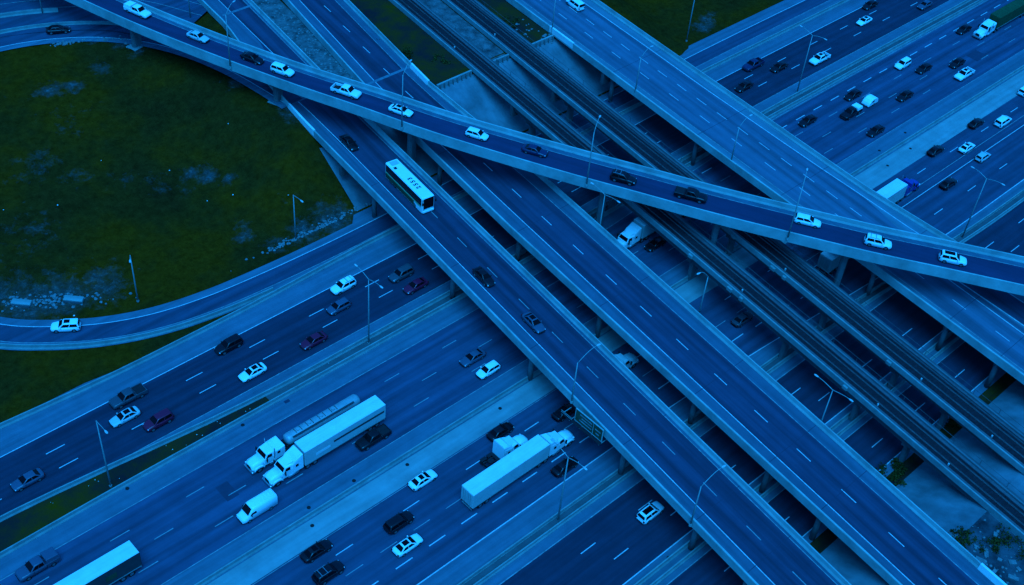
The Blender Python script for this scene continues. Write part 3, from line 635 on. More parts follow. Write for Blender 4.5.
def fly_at(x=None, u=None):
    best = min(range(len(MIDS)), key=lambda i: abs((MIDS[i][0] - x) if x is not None else UV(MIDS[i][0], MIDS[i][1])[0] - u)); return best
for key in (dict(x=101.6), dict(x=112.2), dict(u=104.7), dict(u=125.4), dict(u=137.6), dict(u=151.6)):
    i = fly_at(**key); p = MIDS[i]; nr = right_of(MIDS, i); tn = (-nr[1], nr[0]); zb = ground_z(p[0], p[1], True) - .3
    mb = MB(); mb.obox(p, nr, tn, 1.75, .7, ZR - 2.5, ZR - 1.9); obj('pier_cap', mb, 'concrete', fly)
    mb = MB(); rr = []
    for z in (zb, ZR - 2.5):
        rr.append([(p[0] + nr[0] * a + tn[0] * b, p[1] + nr[1] * a + tn[1] * b, z) for a, b in ((-1.1, -.3), (-.8, -.55), (.8, -.55), (1.1, -.3), (1.1, .3), (.8, .55), (-.8, .55), (-1.1, .3))])
    mb.loft(rr); obj('pier_column', mb, 'concrete', fly)
    if key.get('x'):
        mb = MB(); mb.obox(p, nr, tn, 1.8, 1.3, zb - .3, zb + .45); obj('footing', mb, 'concrete_light', fly)

# ------------------------------------------------------------------ street lamps
def lamp(label, x, y, z, h, arms, arm_len=2.6, rise=1.0, bracket=None):
    t = thing('street_lamp', label, 'street lamp', (x, y, z), group='tall street lamps')
    mb = MB(); mb.tube([(0, 0, -.1), (0, 0, h * .5), (0, 0, h)], [.15, .12, .075], 8); obj('pole', mb, 'galvanised', t, True)
    mb = MB(); mb.cyl_z(0, 0, -.1, .32, .22, 10); obj('base', mb, 'galvanised' if not bracket else 'concrete_parapet', t)
    for a in arms:
        dx, dy = math.cos(a), math.sin(a); pts = []
        for k in range(7):
            s = k / 6; pts.append((dx * arm_len * s, dy * arm_len * s, h - .1 + rise * math.sin(s * math.pi / 2)))
        mb = MB(); mb.tube(pts, [.075, .065, .06, .055, .05, .05, .05], 6); ar = obj('arm', mb, 'galvanised', t, True)
        mb = MB(); e_ = pts[-1]; c, s_ = math.cos(a), math.sin(a)
        ring = []
        for q, w, hh in ((-.1, .07, .05), (.15, .15, .08), (.5, .15, .08), (.68, .08, .04)):
            ring.append([(e_[0] + c * q - s_ * yy * w, e_[1] + s_ * q + c * yy * w, e_[2] + zz * hh) for yy, zz in ((-1, -.6), (1, -.6), (1, .5), (.5, 1), (-.5, 1), (-1, .5))])
        mb.loft(ring); obj('lamp_head', mb, 'lamp_white', t)
PI = math.pi; AN = DA - PI / 2     # AN: along +u
lamp('tall street lamp in the grass median, lower left', 42.9, 115.4, 0, 14.3, (-PI / 2,), 2.4, .2)
lamp('street lamp on the grass beside the loop road, left', 65.9, 147.0, ground_z(65.9, 147), 10.3, (-PI / 2 - .5,), 1.6, .5)
lamp('street lamp on the grass near the coach bridge', 95.6, 143.9, ground_z(95.6, 143.9), 10.3, (-PI / 2,), 2.2, .3)
lamp('double arm street lamp in the median left of the coach bridge', 89.7, 115.3, 0, 14.4, (PI / 2, -PI / 2), 2.9, .7)
lamp('double arm street lamp on the barrier beside the white articulated lorry', 88.8, 69.7, 0, 14.4, (PI / 2, -PI / 2), 2.9, .7)
lamp('double arm street lamp in the upper right westbound median', 209.0, 118.4, 0, 14.4, (PI / 2, -PI / 2), 2.9, .7)
lamp('double arm street lamp on the upper right eastbound barrier', 194.9, 67.9, 0, 14.4, (PI / 2, -PI / 2), 2.9, .7)
lamp('double arm street lamp rising between middle overpass and railway, lower right', 128.7, 53.9, 0, 14.4, (PI / 2, -PI / 2), 2.9, .5)
lamp('double arm street lamp rising between middle overpass and railway, below flyover', 135.1, 107.5, 0, 14.4, (PI / 2, -PI / 2), 2.9, .5)
lamp('street lamp standing on grass beyond the wide overpass, top', 205.1, 147.0, 0, 14.3, (-PI / 2,), 2.4, .5)
lamp('street lamp behind the flyover near the top left', 115.5, 208.6, 6.4, 11.5, (-PI / 2,), 2.4, .5)
lamp('street lamp on the loop road barrier, top left corner', 92.4, 228.0, 6.2, 11, (-PI / 2,), 2.4, .5)
for (x, y, lab) in ((106.0, 178.0, 'street lamp on the flyover parapet beside the black sedan, far left'), (119.6, 145.2, 'street lamp on the flyover parapet above the coach bridge'), (134.2, 112.8, 'street lamp on the flyover parapet above the middle overpass'), (153.0, 79.6, 'street lamp on the flyover parapet beside the white estate car')):
    i = min(range(len(NEARS)), key=lambda k: (NEARS[k][0] - x) ** 2 + (NEARS[k][1] - y) ** 2); nr = right_of(NEARS, i); p = NEARS[i]
    t = (p[0] + nr[0] * .25, p[1] + nr[1] * .25)
    lamp(lab, t[0], t[1], ZR - .2, 11.4, (math.atan2(-nr[1], -nr[0]),), 2.4, 1.6, True)
for (u, v, d, lab) in ((91.05, 65.3, 1, 'street lamp on the coach bridge parapet near the bottom edge'), (91.05, 92.4, 1, 'street lamp on the coach bridge parapet beside the gantry sign'), (120.9, 96.5, -1, 'street lamp on the right parapet of the middle overpass'),
                       (153.2, 179.2, 1, 'faint street lamp on the wide overpass, farthest up'), (153.7, 152.0, 1, 'faint street lamp on the wide overpass, middle of three'), (154.4, 124.5, 1, 'faint street lamp on the wide overpass nearest the flyover'), (91.0, 129.0, 1, 'street lamp on the coach bridge parapet below the coach')):
    if 'below the coach' in lab: continue
    p = P(u, v); lamp(lab, p[0], p[1], ZD - .1, 8.6, (AN if d > 0 else AN + PI,), 3.4 if u < 100 else 2.2, 1.9, True)

# direction sign hung on the coach bridge (faces the eastbound traffic)
t = thing('road_sign', 'dark green overhead direction sign hung on the coach bridge side', 'road sign', (100.35, 75.9, 6.1))
def sbox(name, x0, x1, ya, yb, z0, z1, mat, par):
    mb = MB(); mb.box(x0, x1, ya, yb, z0, z1); return obj(name, mb, mat, par)
pan = sbox('sign_panel', -.05, .05, -2.75, 2.75, 0, 2.4, 'sign_green', t)
for z in (-.09, 2.4): sbox('frame', -.09, .09, -2.85, 2.85, z, z + .10, 'concrete_parapet', t)
for y in (-2.85, -.95, 2.75): sbox('frame', -.085, .085, y, y + .10, .012, 2.39, 'concrete_parapet', t)
for z, ya, yb in ((.55, -.6, 1.9), (1.15, -.6, 1.5), (1.75, -.6, 1.9), (.6, -2.2, -1.5), (1.35, -2.4, -1.3)): sbox('message_bar', -.075, -.052, ya, yb, z, z + .22, 'paint_worn', pan)
wk = sbox('catwalk', -.6, -.12, -3.0, 5.2, -.30, -.24, 'trim', t)
for z in (.15, .45): sbox('catwalk_rail', -.62, -.57, 2.9, 5.2, z, z + .05, 'galvanised', wk)
for y in (-2.9, -.9, 1.2, 3.3, 5.0): sbox('bracket', -.6, 1.5, y, y + .1, -.42, -.31, 'galvanised', t)

# ------------------------------------------------------------------ vehicles
MC = {}
def part(name, key, build, mat, parent, smooth=False, override=False):
    if key not in MC:
        mb = MB(); r = build(mb); me = mb.mesh(name, smooth); me.materials.append(MATS[mat]); MC[key] = me
    o = bpy.data.objects.new(name, MC[key]); COL.objects.link(o); o.parent = parent
    if override: o.material_slots[0].link = 'OBJECT'; o.material_slots[0].material = MATS[mat]
    return o
def ring12(x, w, zb, zt, r=0.12, tw=None):
    tw = w if tw is None else tw
    return [(x, -w + r, zb), (x, w - r, zb), (x, w, zb + r), (x, w, zt - r * 2), (x, tw - r * .6, zt - r * .4), (x, tw - r * 2.2, zt), (x, 0, zt + .015), (x, -tw + r * 2.2, zt), (x, -tw + r * .6, zt - r * .4), (x, -w, zt - r * 2), (x, -w, zb + r)]
def quad_plate(mb, a, b, c, d, th=0.02):
    a, b, c, d = map(Vector, (a, b, c, d)); n = (b - a).cross(d - a).normalized() * th
    mb.add([a - n, b - n, c - n, d - n, a + n, b + n, c + n, d + n], [(3, 2, 1, 0), (4, 5, 6, 7), (0, 1, 5, 4), (1, 2, 6, 5), (2, 3, 7, 6), (3, 0, 4, 7)])
SPEC = {
 # L, W, cabin base rear, base front, roof rear, roof front, belt z, roof z, bonnet z, boot z, base half width, roof half width
 'sedan': dict(L=4.75, W=1.82, cb=(-1.85, 1.05), cr=(-1.05, .15), belt=.93, roof=1.44, hood=.84, boot=.98, hw=(.80, .58)),
 'hatch': dict(L=4.35, W=1.80, cb=(-2.05, 1.10), cr=(-1.70, .20), belt=.95, roof=1.50, hood=.88, boot=.95, hw=(.80, .60)),
 'wagon': dict(L=4.75, W=1.82, cb=(-2.25, 1.05), cr=(-1.95, .10), belt=.95, roof=1.50, hood=.86, boot=.95, hw=(.81, .61)),
 'suv': dict(L=4.70, W=1.90, cb=(-2.25, 1.05), cr=(-2.00, .25), belt=1.06, roof=1.72, hood=1.02, boot=1.06, hw=(.85, .66)),
 'minivan': dict(L=5.05, W=1.96, cb=(-2.42, 1.45), cr=(-2.20, .45), belt=1.06, roof=1.75, hood=1.00, boot=1.06, hw=(.90, .70)),
 'van': dict(L=5.0, W=1.95, cb=(-2.42, 1.35), cr=(-2.30, .55), belt=1.10, roof=1.90, hood=1.02, boot=1.10, hw=(.90, .76)),
 'pickup': dict(L=5.75, W=2.00, cb=(-.95, 1.35), cr=(-.75, .55), belt=1.15, roof=1.85, hood=1.10, boot=1.10, hw=(.90, .70)),
}
def add_wheels(t, key, xs_, w, r, paired=False):
    for x in xs_:
        for s in (-1, 1):
            def bt(mb): mb.cyl_y(0, 0, -.12, .12, r, 18)
            wh = part('wheel', ('wheel', r), bt, 'rubber', t); wh.location = (x, s * (w - .11), r)
            def br(mb): mb.cyl_y(0, 0, -.125, .125, r * .6, 14)
            part('rim', ('rim', r), br, 'rim', wh)
def car(ty, color, x, y, z, ang, label, group, opt=()):
    S = SPEC[ty]; L = S['L']; h = L / 2; W = S['W'] / 2; t = thing({'hatch': 'hatchback', 'wagon': 'estate_car', 'van': 'passenger_van', 'suv': 'suv', 'pickup': 'pickup_truck'}.get(ty, ty), label, {'suv': 'car', 'sedan': 'car', 'hatch': 'car', 'wagon': 'car', 'minivan': 'van', 'van': 'van', 'pickup': 'pickup truck'}[ty], (x, y, z), ang, group)
    pm = 'car_' + color; bz, rz_ = S['belt'], S['roof']; (b0, b1_), (r0, r1), (hb, hr) = S['cb'], S['cr'], S['hw']
    hood, boot = S['hood'], S['boot']
    def body(mb):
        if ty == 'pickup':
            sec = [(-1.0, W * .97, .38, bz), (-.9, W, .36, bz), (.2, W, .34, bz), (1.2, W, .34, bz - .02), (1.5, W, .34, hood + .02), (2.3, W * .98, .34, hood - .04), (2.65, W * .95, .36, hood - .12), (2.83, W * .86, .42, hood - .3)]
        else:
            sec = [(-h, W * .60, .46, boot - .36), (-h + .05, W * .76, .38, boot - .20), (-h + .16, W * .88, .30, boot - .06), (-h + .42, W * .96, .24, boot), (b0 + .35, W, .22, bz), (0, W, .20, bz), (b1_ - .1, W, .22, bz - .03), (b1_ + .15, W * .99, .22, hood + .02), (h - .75, W * .97, .22, hood - .05), (h - .38, W * .91, .23, hood - .12), (h - .16, W * .80, .26, hood - .22), (h - .05, W * .66, .32, hood - .32), (h, W * .48, .38, hood - .42)]
        mb.loft([ring12(*s) for s in sec])
    part('body', (ty, 'body'), body, pm, t, True, True)
    hm = rz_ - (rz_ - bz) * .12; f = .12
    def lerp(a, b, q): return a + (b - a) * q
    def cabin(mb):
        def rg(xa, xb, w, zz, c=.16): return [(xa + c, -w, zz), (xb - c, -w, zz), (xb - c * .35, -w + c * .35, zz), (xb, -w + c * 1.3, zz), (xb, w - c * 1.3, zz), (xb - c * .35, w - c * .35, zz), (xb - c, w, zz), (xa + c, w, zz), (xa + c * .35, w - c * .35, zz), (xa, w - c * 1.3, zz), (xa, -w + c * 1.3, zz), (xa + c * .35, -w + c * .35, zz)]
        mb.loft([rg(b0 - .04, b1_ + .04, hb + .01, bz - .08), rg(b0, b1_, hb, bz), rg(lerp(r0, b0, f), lerp(r1, b1_, f), lerp(hr, hb, f), hm), rg(r0 + .06, r1 - .10, hr - .05, rz_ - .015), rg(r0 + .35, r1 - .35, hr - .2, rz_ + .02)])
    part('cabin', (ty, 'cabin'), cabin, pm, t, True, True)
    # glass on the four sides, slightly proud of the pillars
    def face(p, q): return (lerp(b1_, lerp(r1, b1_, f), p), lerp(hb, lerp(hr, hb, f), p), lerp(bz, hm, p))
    pa, pb = .08, .97
    def ws(mb):
        a = face(pa, 0); b = face(pb, 0); m_ = .09; quad_plate(mb, (a[0], -a[1] + m_, a[2]), (a[0], a[1] - m_, a[2]), (b[0], b[1] - m_, b[2]), (b[0], -b[1] + m_, b[2]))
    part('windscreen', (ty, 'ws'), ws, 'glass', t)
    def rface(p): return (lerp(b0, lerp(r0, b0, f), p), lerp(hb, lerp(hr, hb, f), p), lerp(bz, hm, p))
    def rw(mb):
        a = rface(.15); b = rface(pb); m_ = .11; quad_plate(mb, (a[0], a[1] - m_, a[2]), (a[0], -a[1] + m_, a[2]), (b[0], -b[1] + m_, b[2]), (b[0], b[1] - m_, b[2]))
    part('rear_window', (ty, 'rw'), rw, 'glass', t)
    nwin = 1 if ty == 'pickup' else 2
    for s in (-1, 1):
        for k in range(2):
            def sw(mb, s=s, k=k):
                xa, xb = (b0 + .28, b1_ - .32) ; ya, yb = (lerp(r0, b0, f) + .16, lerp(r1, b1_, f) - .16)
                w0, w1 = lerp(hb, lerp(hr, hb, f), .12), lerp(hb, lerp(hr, hb, f), .93); z0, z1 = lerp(bz, hm, .12), lerp(bz, hm, .93)
                q0, q1 = (0, .48) if k == 0 else (.52, 1)
                A_ = (lerp(xa, xb, q0), s * w0, z0); B_ = (lerp(xa, xb, q1), s * w0, z0); C_ = (lerp(ya, yb, q1), s * w1, z1); D_ = (lerp(ya, yb, q0), s * w1, z1)
                quad_plate(mb, A_, B_, C_, D_)
            part('side_window', (ty, 'sw', s, k), sw, 'glass', t)
        def mir(mb, s=s): mb.cbox(b1_ - .45, b1_ - .27, s * (hb + .13) - .1, s * (hb + .13) + .1, bz - .02, bz + .14, .03)
        part('wing_mirror', (ty, 'mir', s), mir, pm, t, False, True)
        hx = 2.72 if ty == 'pickup' else h - .14
        def hl(mb, s=s): mb.cbox(hx - .26, hx - .02, s * W * .66 - .16, s * W * .66 + .16, hood - .38, hood - .23, .03)
        part('headlight', (ty, 'hl', s), hl, 'headlamp', t)
        tx = -2.86 if ty == 'pickup' else -h + .03
        def tl(mb, s=s): mb.cbox(tx - .02, tx + .14, s * W * .76 - .13, s * W * .76 + .13, boot - .34, boot - .12, .02)
        part('taillight', (ty, 'tl', s), tl, 'tail', t)
    def bump(mb): mb.cbox((2.6 if ty == 'pickup' else h - .25), (2.88 if ty == 'pickup' else h + .04), -W * .7, W * .7, .36, .54, .04)
    part('bumper', (ty, 'bump'), bump, 'trim', t)
    if ty == 'pickup':
        def bed(mb):
            mb.cbox(-2.87, -1.02, -W, -W + .12, .5, 1.16, .03); mb.cbox(-2.87, -1.02, W - .12, W, .5, 1.16, .03); mb.cbox(-2.87, -2.75, -W + .12, W - .12, .5, 1.14, .03); mb.cbox(-1.14, -1.02, -W + .12, W - .12, .5, 1.16, .03)
        part('bed_wall', (ty, 'bed'), bed, pm, t, False, True)
        def bf(mb): mb.box(-2.75, -1.14, -W + .12, W - .12, .5, .62)
        part('bed_floor', (ty, 'bf'), bf, 'trim', t)
        if 'cap' in opt:
            def cp(mb): mb.loft([[(-2.86, -.94, 1.17), (-1.04, -.94, 1.17), (-1.04, .94, 1.17), (-2.86, .94, 1.17)], [(-2.8, -.84, 1.68), (-1.04, -.84, 1.78), (-1.04, .84, 1.78), (-2.8, .84, 1.68)], [(-2.65, -.7, 1.74), (-1.1, -.7, 1.84), (-1.1, .7, 1.84), (-2.65, .7, 1.74)]])
            part('bed_canopy', (ty, 'cap'), cp, 'car_white' if 'whitecap' in opt else pm, t, False, True)
        if 'tonneau' in opt:
            def tn(mb): mb.cbox(-2.74, -1.15, -W + .13, W - .13, .95, 1.08, .03)
            part('bed_cover', (ty, 'tonneau'), tn, 'trim', t)
    if 'sunroof' in opt:
        def sr(mb):
            xr1, xr0 = r1 - .12, r1 - 1.05; mb.cbox(xr0, xr1, -.42, .42, rz_ - .04, rz_ + .035, .02)
        part('sunroof', (ty, 'sunroof'), sr, 'glass', t)
    if 'bigroof' in opt:
        def sr2(mb): mb.cbox(r0 + .35, r1 - .15, -.45, .45, rz_ - .04, rz_ + .035, .02)
        part('glass_roof', (ty, 'bigroof'), sr2, 'glass', t)
    if 'rack' in opt:
        for s in (-1, 1):
            def rk(mb, s=s): mb.tube([(r0 + .15, s * (hr - .02), rz_), (r0 + .25, s * (hr - .02), rz_ + .1), (r1 - .3, s * (hr - .02), rz_ + .1), (r1 - .2, s * (hr - .02), rz_)], .035, 6)
            part('roof_rail', (ty, 'rk', s), rk, 'chrome', t)
        for k in (0, 1):
            def rb(mb, k=k): mb.box(r0 + .5 + k * .9, r0 + .58 + k * .9, -hr, hr, rz_ + .08, rz_ + .13)
            part('roof_bar', (ty, 'rb', k), rb, 'chrome', t)
    add_wheels(t, ty, (-h * .58, h * .60) if ty != 'pickup' else (-1.85, 1.75), W, .33 if ty in ('sedan', 'hatch', 'wagon') else .38)
    return t

RAMPG, WG1, WG2, EG = 'cars on the flyover', 'vehicles on the left westbound carriageway', 'vehicles on the second westbound carriageway', 'vehicles on the eastbound carriageway'
UR1, UR2, UR3 = 'vehicles on the upper right far carriageway', 'vehicles on the upper right middle carriageway', 'vehicles on the upper right near carriageway'
VEH = [
 ('pickup','white',102.4,205.5,ZR,-74,'white pickup truck on the flyover nearest the top left',RAMPG,('cap',)),
 ('sedan','silver',106.8,190.8,ZR,-71,'silver sedan second along the flyover from the top left',RAMPG,()),
 ('sedan','black',110.9,178.4,ZR,-71,'black sedan on the flyover beside the leftmost parapet lamp',RAMPG,()),
 ('suv','white',113.0,171.5,ZR,-68,'white SUV on the flyover just ahead of a black sedan',RAMPG,()),
 ('pickup','white',118.4,158.8,ZR,-67,'white pickup with open dark bed on the flyover',RAMPG,()),
 ('sedan','white',122.7,148.0,ZR,-67,'white sedan with sunroof on the flyover beside a lamp pole',RAMPG,('sunroof',)),
 ('hatch','white',129.0,134.0,ZR,-65,'white hatchback alone on the flyover above the middle overpass',RAMPG,()),
 ('sedan','navy',134.1,124.1,ZR,-63,'dark navy sedan on the flyover following the white hatchback',RAMPG,()),
 ('suv','black',141.0,108.7,ZR,-62,'black SUV with roof rails on the flyover over the railway',RAMPG,('rack',)),
 ('pickup','black',147.0,98.1,ZR,-61,'black pickup truck on the flyover at its middle',RAMPG,('tonneau',)),
 ('wagon','white',158.0,80.9,ZR,-59,'white estate car on the flyover behind a lamp pole',RAMPG,()),
 ('suv','white',163.1,69.8,ZR,-58,'white SUV carrying roof bars on the flyover',RAMPG,('rack',)),
 ('suv','white',169.8,59.2,ZR,-57,'white SUV with dark sunroof, rightmost on the flyover',RAMPG,('bigroof',)),
 ('sedan','black',114.4,152.8,ZD,263,'black car right behind the coach on its bridge','cars on the coach bridge',()),
 ('sedan','black',109.4,109.6,ZD,263,'black car ahead of the coach, next to bridge left edge line','cars on the coach bridge',()),
 ('sedan','slate',108.4,96.5,ZD,263,'slate blue car alone on the coach bridge above the gantry sign','cars on the coach bridge',('sunroof',)),
 ('van','white',185.1,164.1,ZD,83,'white van on the wide pale overpass at the top edge',None,()),
 ('suv','white',53.6,148.2,0.03,146,'white SUV alone on the loop road at the left',None,('sunroof',)),
 ('sedan','black',91.5,219.6,6.6,-26,'black car on the loop road at the top left',None,()),
 ('suv','white',94.5,128.5,0,180,'white SUV under the double lamp left of the coach bridge',WG1,('rack',)),
 ('suv','grey',104.2,124.8,0,180,'dark grey SUV side by side with a maroon car near the bridge',WG1,()),
 ('sedan','maroon',104.3,121.0,0,180,'maroon car nearest the coach bridge, beside a grey SUV',WG1,()),
 ('hatch','slate',90.8,124.9,0,180,'slate hatchback just below the white SUV by the lamp',WG1,()),
 ('sedan','maroon',82.8,121.0,0,180,'maroon sedan alone in the right lane above the tanker',WG1,()),
 ('suv','black',71.5,128.5,0,180,'black SUV alone on the left edge line of the westbound lanes',WG1,()),
 ('sedan','white',71.1,121.2,0,180,'white sedan with dark roof window, right lane, above the lorries',WG1,('sunroof',)),
 ('pickup','grey',53.4,128.6,0,180,'grey pickup truck directly above a silver sedan',WG1,('tonneau',)),
 ('sedan','silver',51.0,125.4,0,180,'silver sedan between a grey pickup and a maroon SUV',WG1,('sunroof',)),
 ('suv','maroon',54.4,121.5,0,180,'maroon SUV right of the silver sedan, near the median',WG1,()),
 ('sedan','slate',34.3,123.4,0,180,'slate grey sedan at the left edge of the picture',WG1,()),
 ('pickup','black',77.4,98.5,0,180,'black pickup truck right beside the white box trailer',WG2,('tonneau',)),
 ('pickup','slate',28.4,109.1,0,180,'slate pickup with bed canopy in the bottom left corner',WG2,('cap',)),
 ('sedan','slate',100.6,101.9,0,180,'slate sedan emerging from under the coach bridge beside a white hatchback',WG2,()),
 ('hatch','white',100.7,98.2,0,180,'white hatchback emerging from under the coach bridge',WG2,()),
 ('sedan','white',78.2,87.6,0,0,'white sedan next to the pale strip, left of the eastbound lorries',EG,('bigroof',)),
 ('suv','black',70.6,83.8,0,0,'black SUV between the two white eastbound sedans',EG,()),
 ('sedan','white',69.1,80.0,0,0,'white sedan with sunroof farthest from the pale strip, bottom centre',EG,('sunroof',)),
 ('sedan','black',58.7,87.3,0,0,'black sedan beside the pale strip at the bottom',EG,('bigroof',)),
 ('suv','black',57.8,83.3,0,0,'black SUV at the bottom edge beside a black sedan',EG,('rack',)),
 ('sedan','black',93.5,87.3,0,0,'black car beside the white bobtail tractor near the pale strip',EG,()),
 ('sedan','black',96.4,76.0,0,0,'black car next to the white articulated lorry, under the lamp arms',EG,()),
 ('sedan','black',104.2,83.9,0,0,'black car half hidden under the coach bridge beside the sign',EG,()),
 ('suv','white',100.1,61.8,0,0,'white SUV with big dark sunroof alone below the coach bridge',None,('bigroof',)),
 ('sedan','grey',143.4,79.8,0,0,'grey car on the ground between middle overpass and railway',None,()),
 ('sedan','black',146.1,102.8,0,180,'black car beside the pale truck under the railway viaduct',None,()),
 ('pickup','navy',209.1,130.9,0,180,'navy pickup with silver toolbox near the wide overpass, upper right',UR1,()),
 ('sedan','black',213.3,126.9,0,180,'black sedan just right of the navy pickup, upper right',UR1,()),
 ('sedan','black',200.7,126.6,0,180,'black sedan partly hidden behind the wide overpass parapet',UR1,()),
 ('pickup','white',223.6,123.4,0,180,'white pickup with dark bed beside the upper right lamp',UR1,('sunroof',)),
 ('sedan','white',246.4,127.3,0,180,'white coupe with dark glass near the top edge, upper right',UR1,('sunroof',)),
 ('sedan','black',254.0,131.0,0,180,'black car at the top edge left of the white coupe lane',UR1,()),
 ('sedan','slate',265.5,122.9,0,180,'slate car at the top edge, right of the white coupe',UR1,()),
 ('sedan','black',217.8,110.0,0,180,'black sedan directly above the pickup towing a white trailer',UR2,()),
 ('sedan','black',201.6,110.0,0,180,'black sedan nearest the wide overpass, middle carriageway',UR2,()),
 ('suv','white',237.7,110.5,0,180,'white SUV left of a black sedan, middle carriageway upper right',UR2,()),
 ('sedan','black',240.3,106.6,0,180,'black sedan just right of the white SUV, upper right',UR2,()),
 ('sedan','black',248.8,103.2,0,180,'black sedan touching the upper side of a white pickup',UR2,()),
 ('pickup','white',245.8,99.5,0,180,'white pickup with dark bed on the middle carriageway, upper right',UR2,('sunroof',)),
 ('sedan','black',227.1,102.8,0,180,'black sedan alone midway along the middle carriageway, upper right',UR2,()),
 ('sedan','black',210.5,98.9,0,180,'black sedan beside the solid line and pale strip, upper right',UR2,()),
 ('sedan','black',263.4,110.6,0,180,'black sedan ahead of the green tarpaulin lorry',UR2,()),
 ('minivan','white',236.4,83.9,0,0,'white minivan near the right edge, near carriageway',UR3,()),
 ('sedan','black',231.0,87.2,0,0,'black sedan left of the white minivan beside the pale strip',UR3,()),
 ('sedan','black',215.0,87.0,0,0,'black sedan beside the pale strip behind a white sedan',UR3,()),
 ('sedan','white',221.4,83.5,0,0,'white sedan with dark roof glass, near carriageway upper right',UR3,('bigroof',)),
 ('hatch','silver',221.3,79.6,0,0,'silver hatchback next to the white sedan and lamp arm',UR3,()),
 ('suv','white',251.6,87.2,0,0,'white SUV cut by the right edge of the picture',UR3,()),
 ('sedan','black',207.3,79.0,0,0,'black sedan below the blue cab lorry, near carriageway',UR3,()),
]
for ty, c, x, y, z, a, lab, grp, opt in VEH:
    car(ty, c, x, y, z + (0.012 if z < 7 else 0.009), math.radians(a), lab, grp, opt)

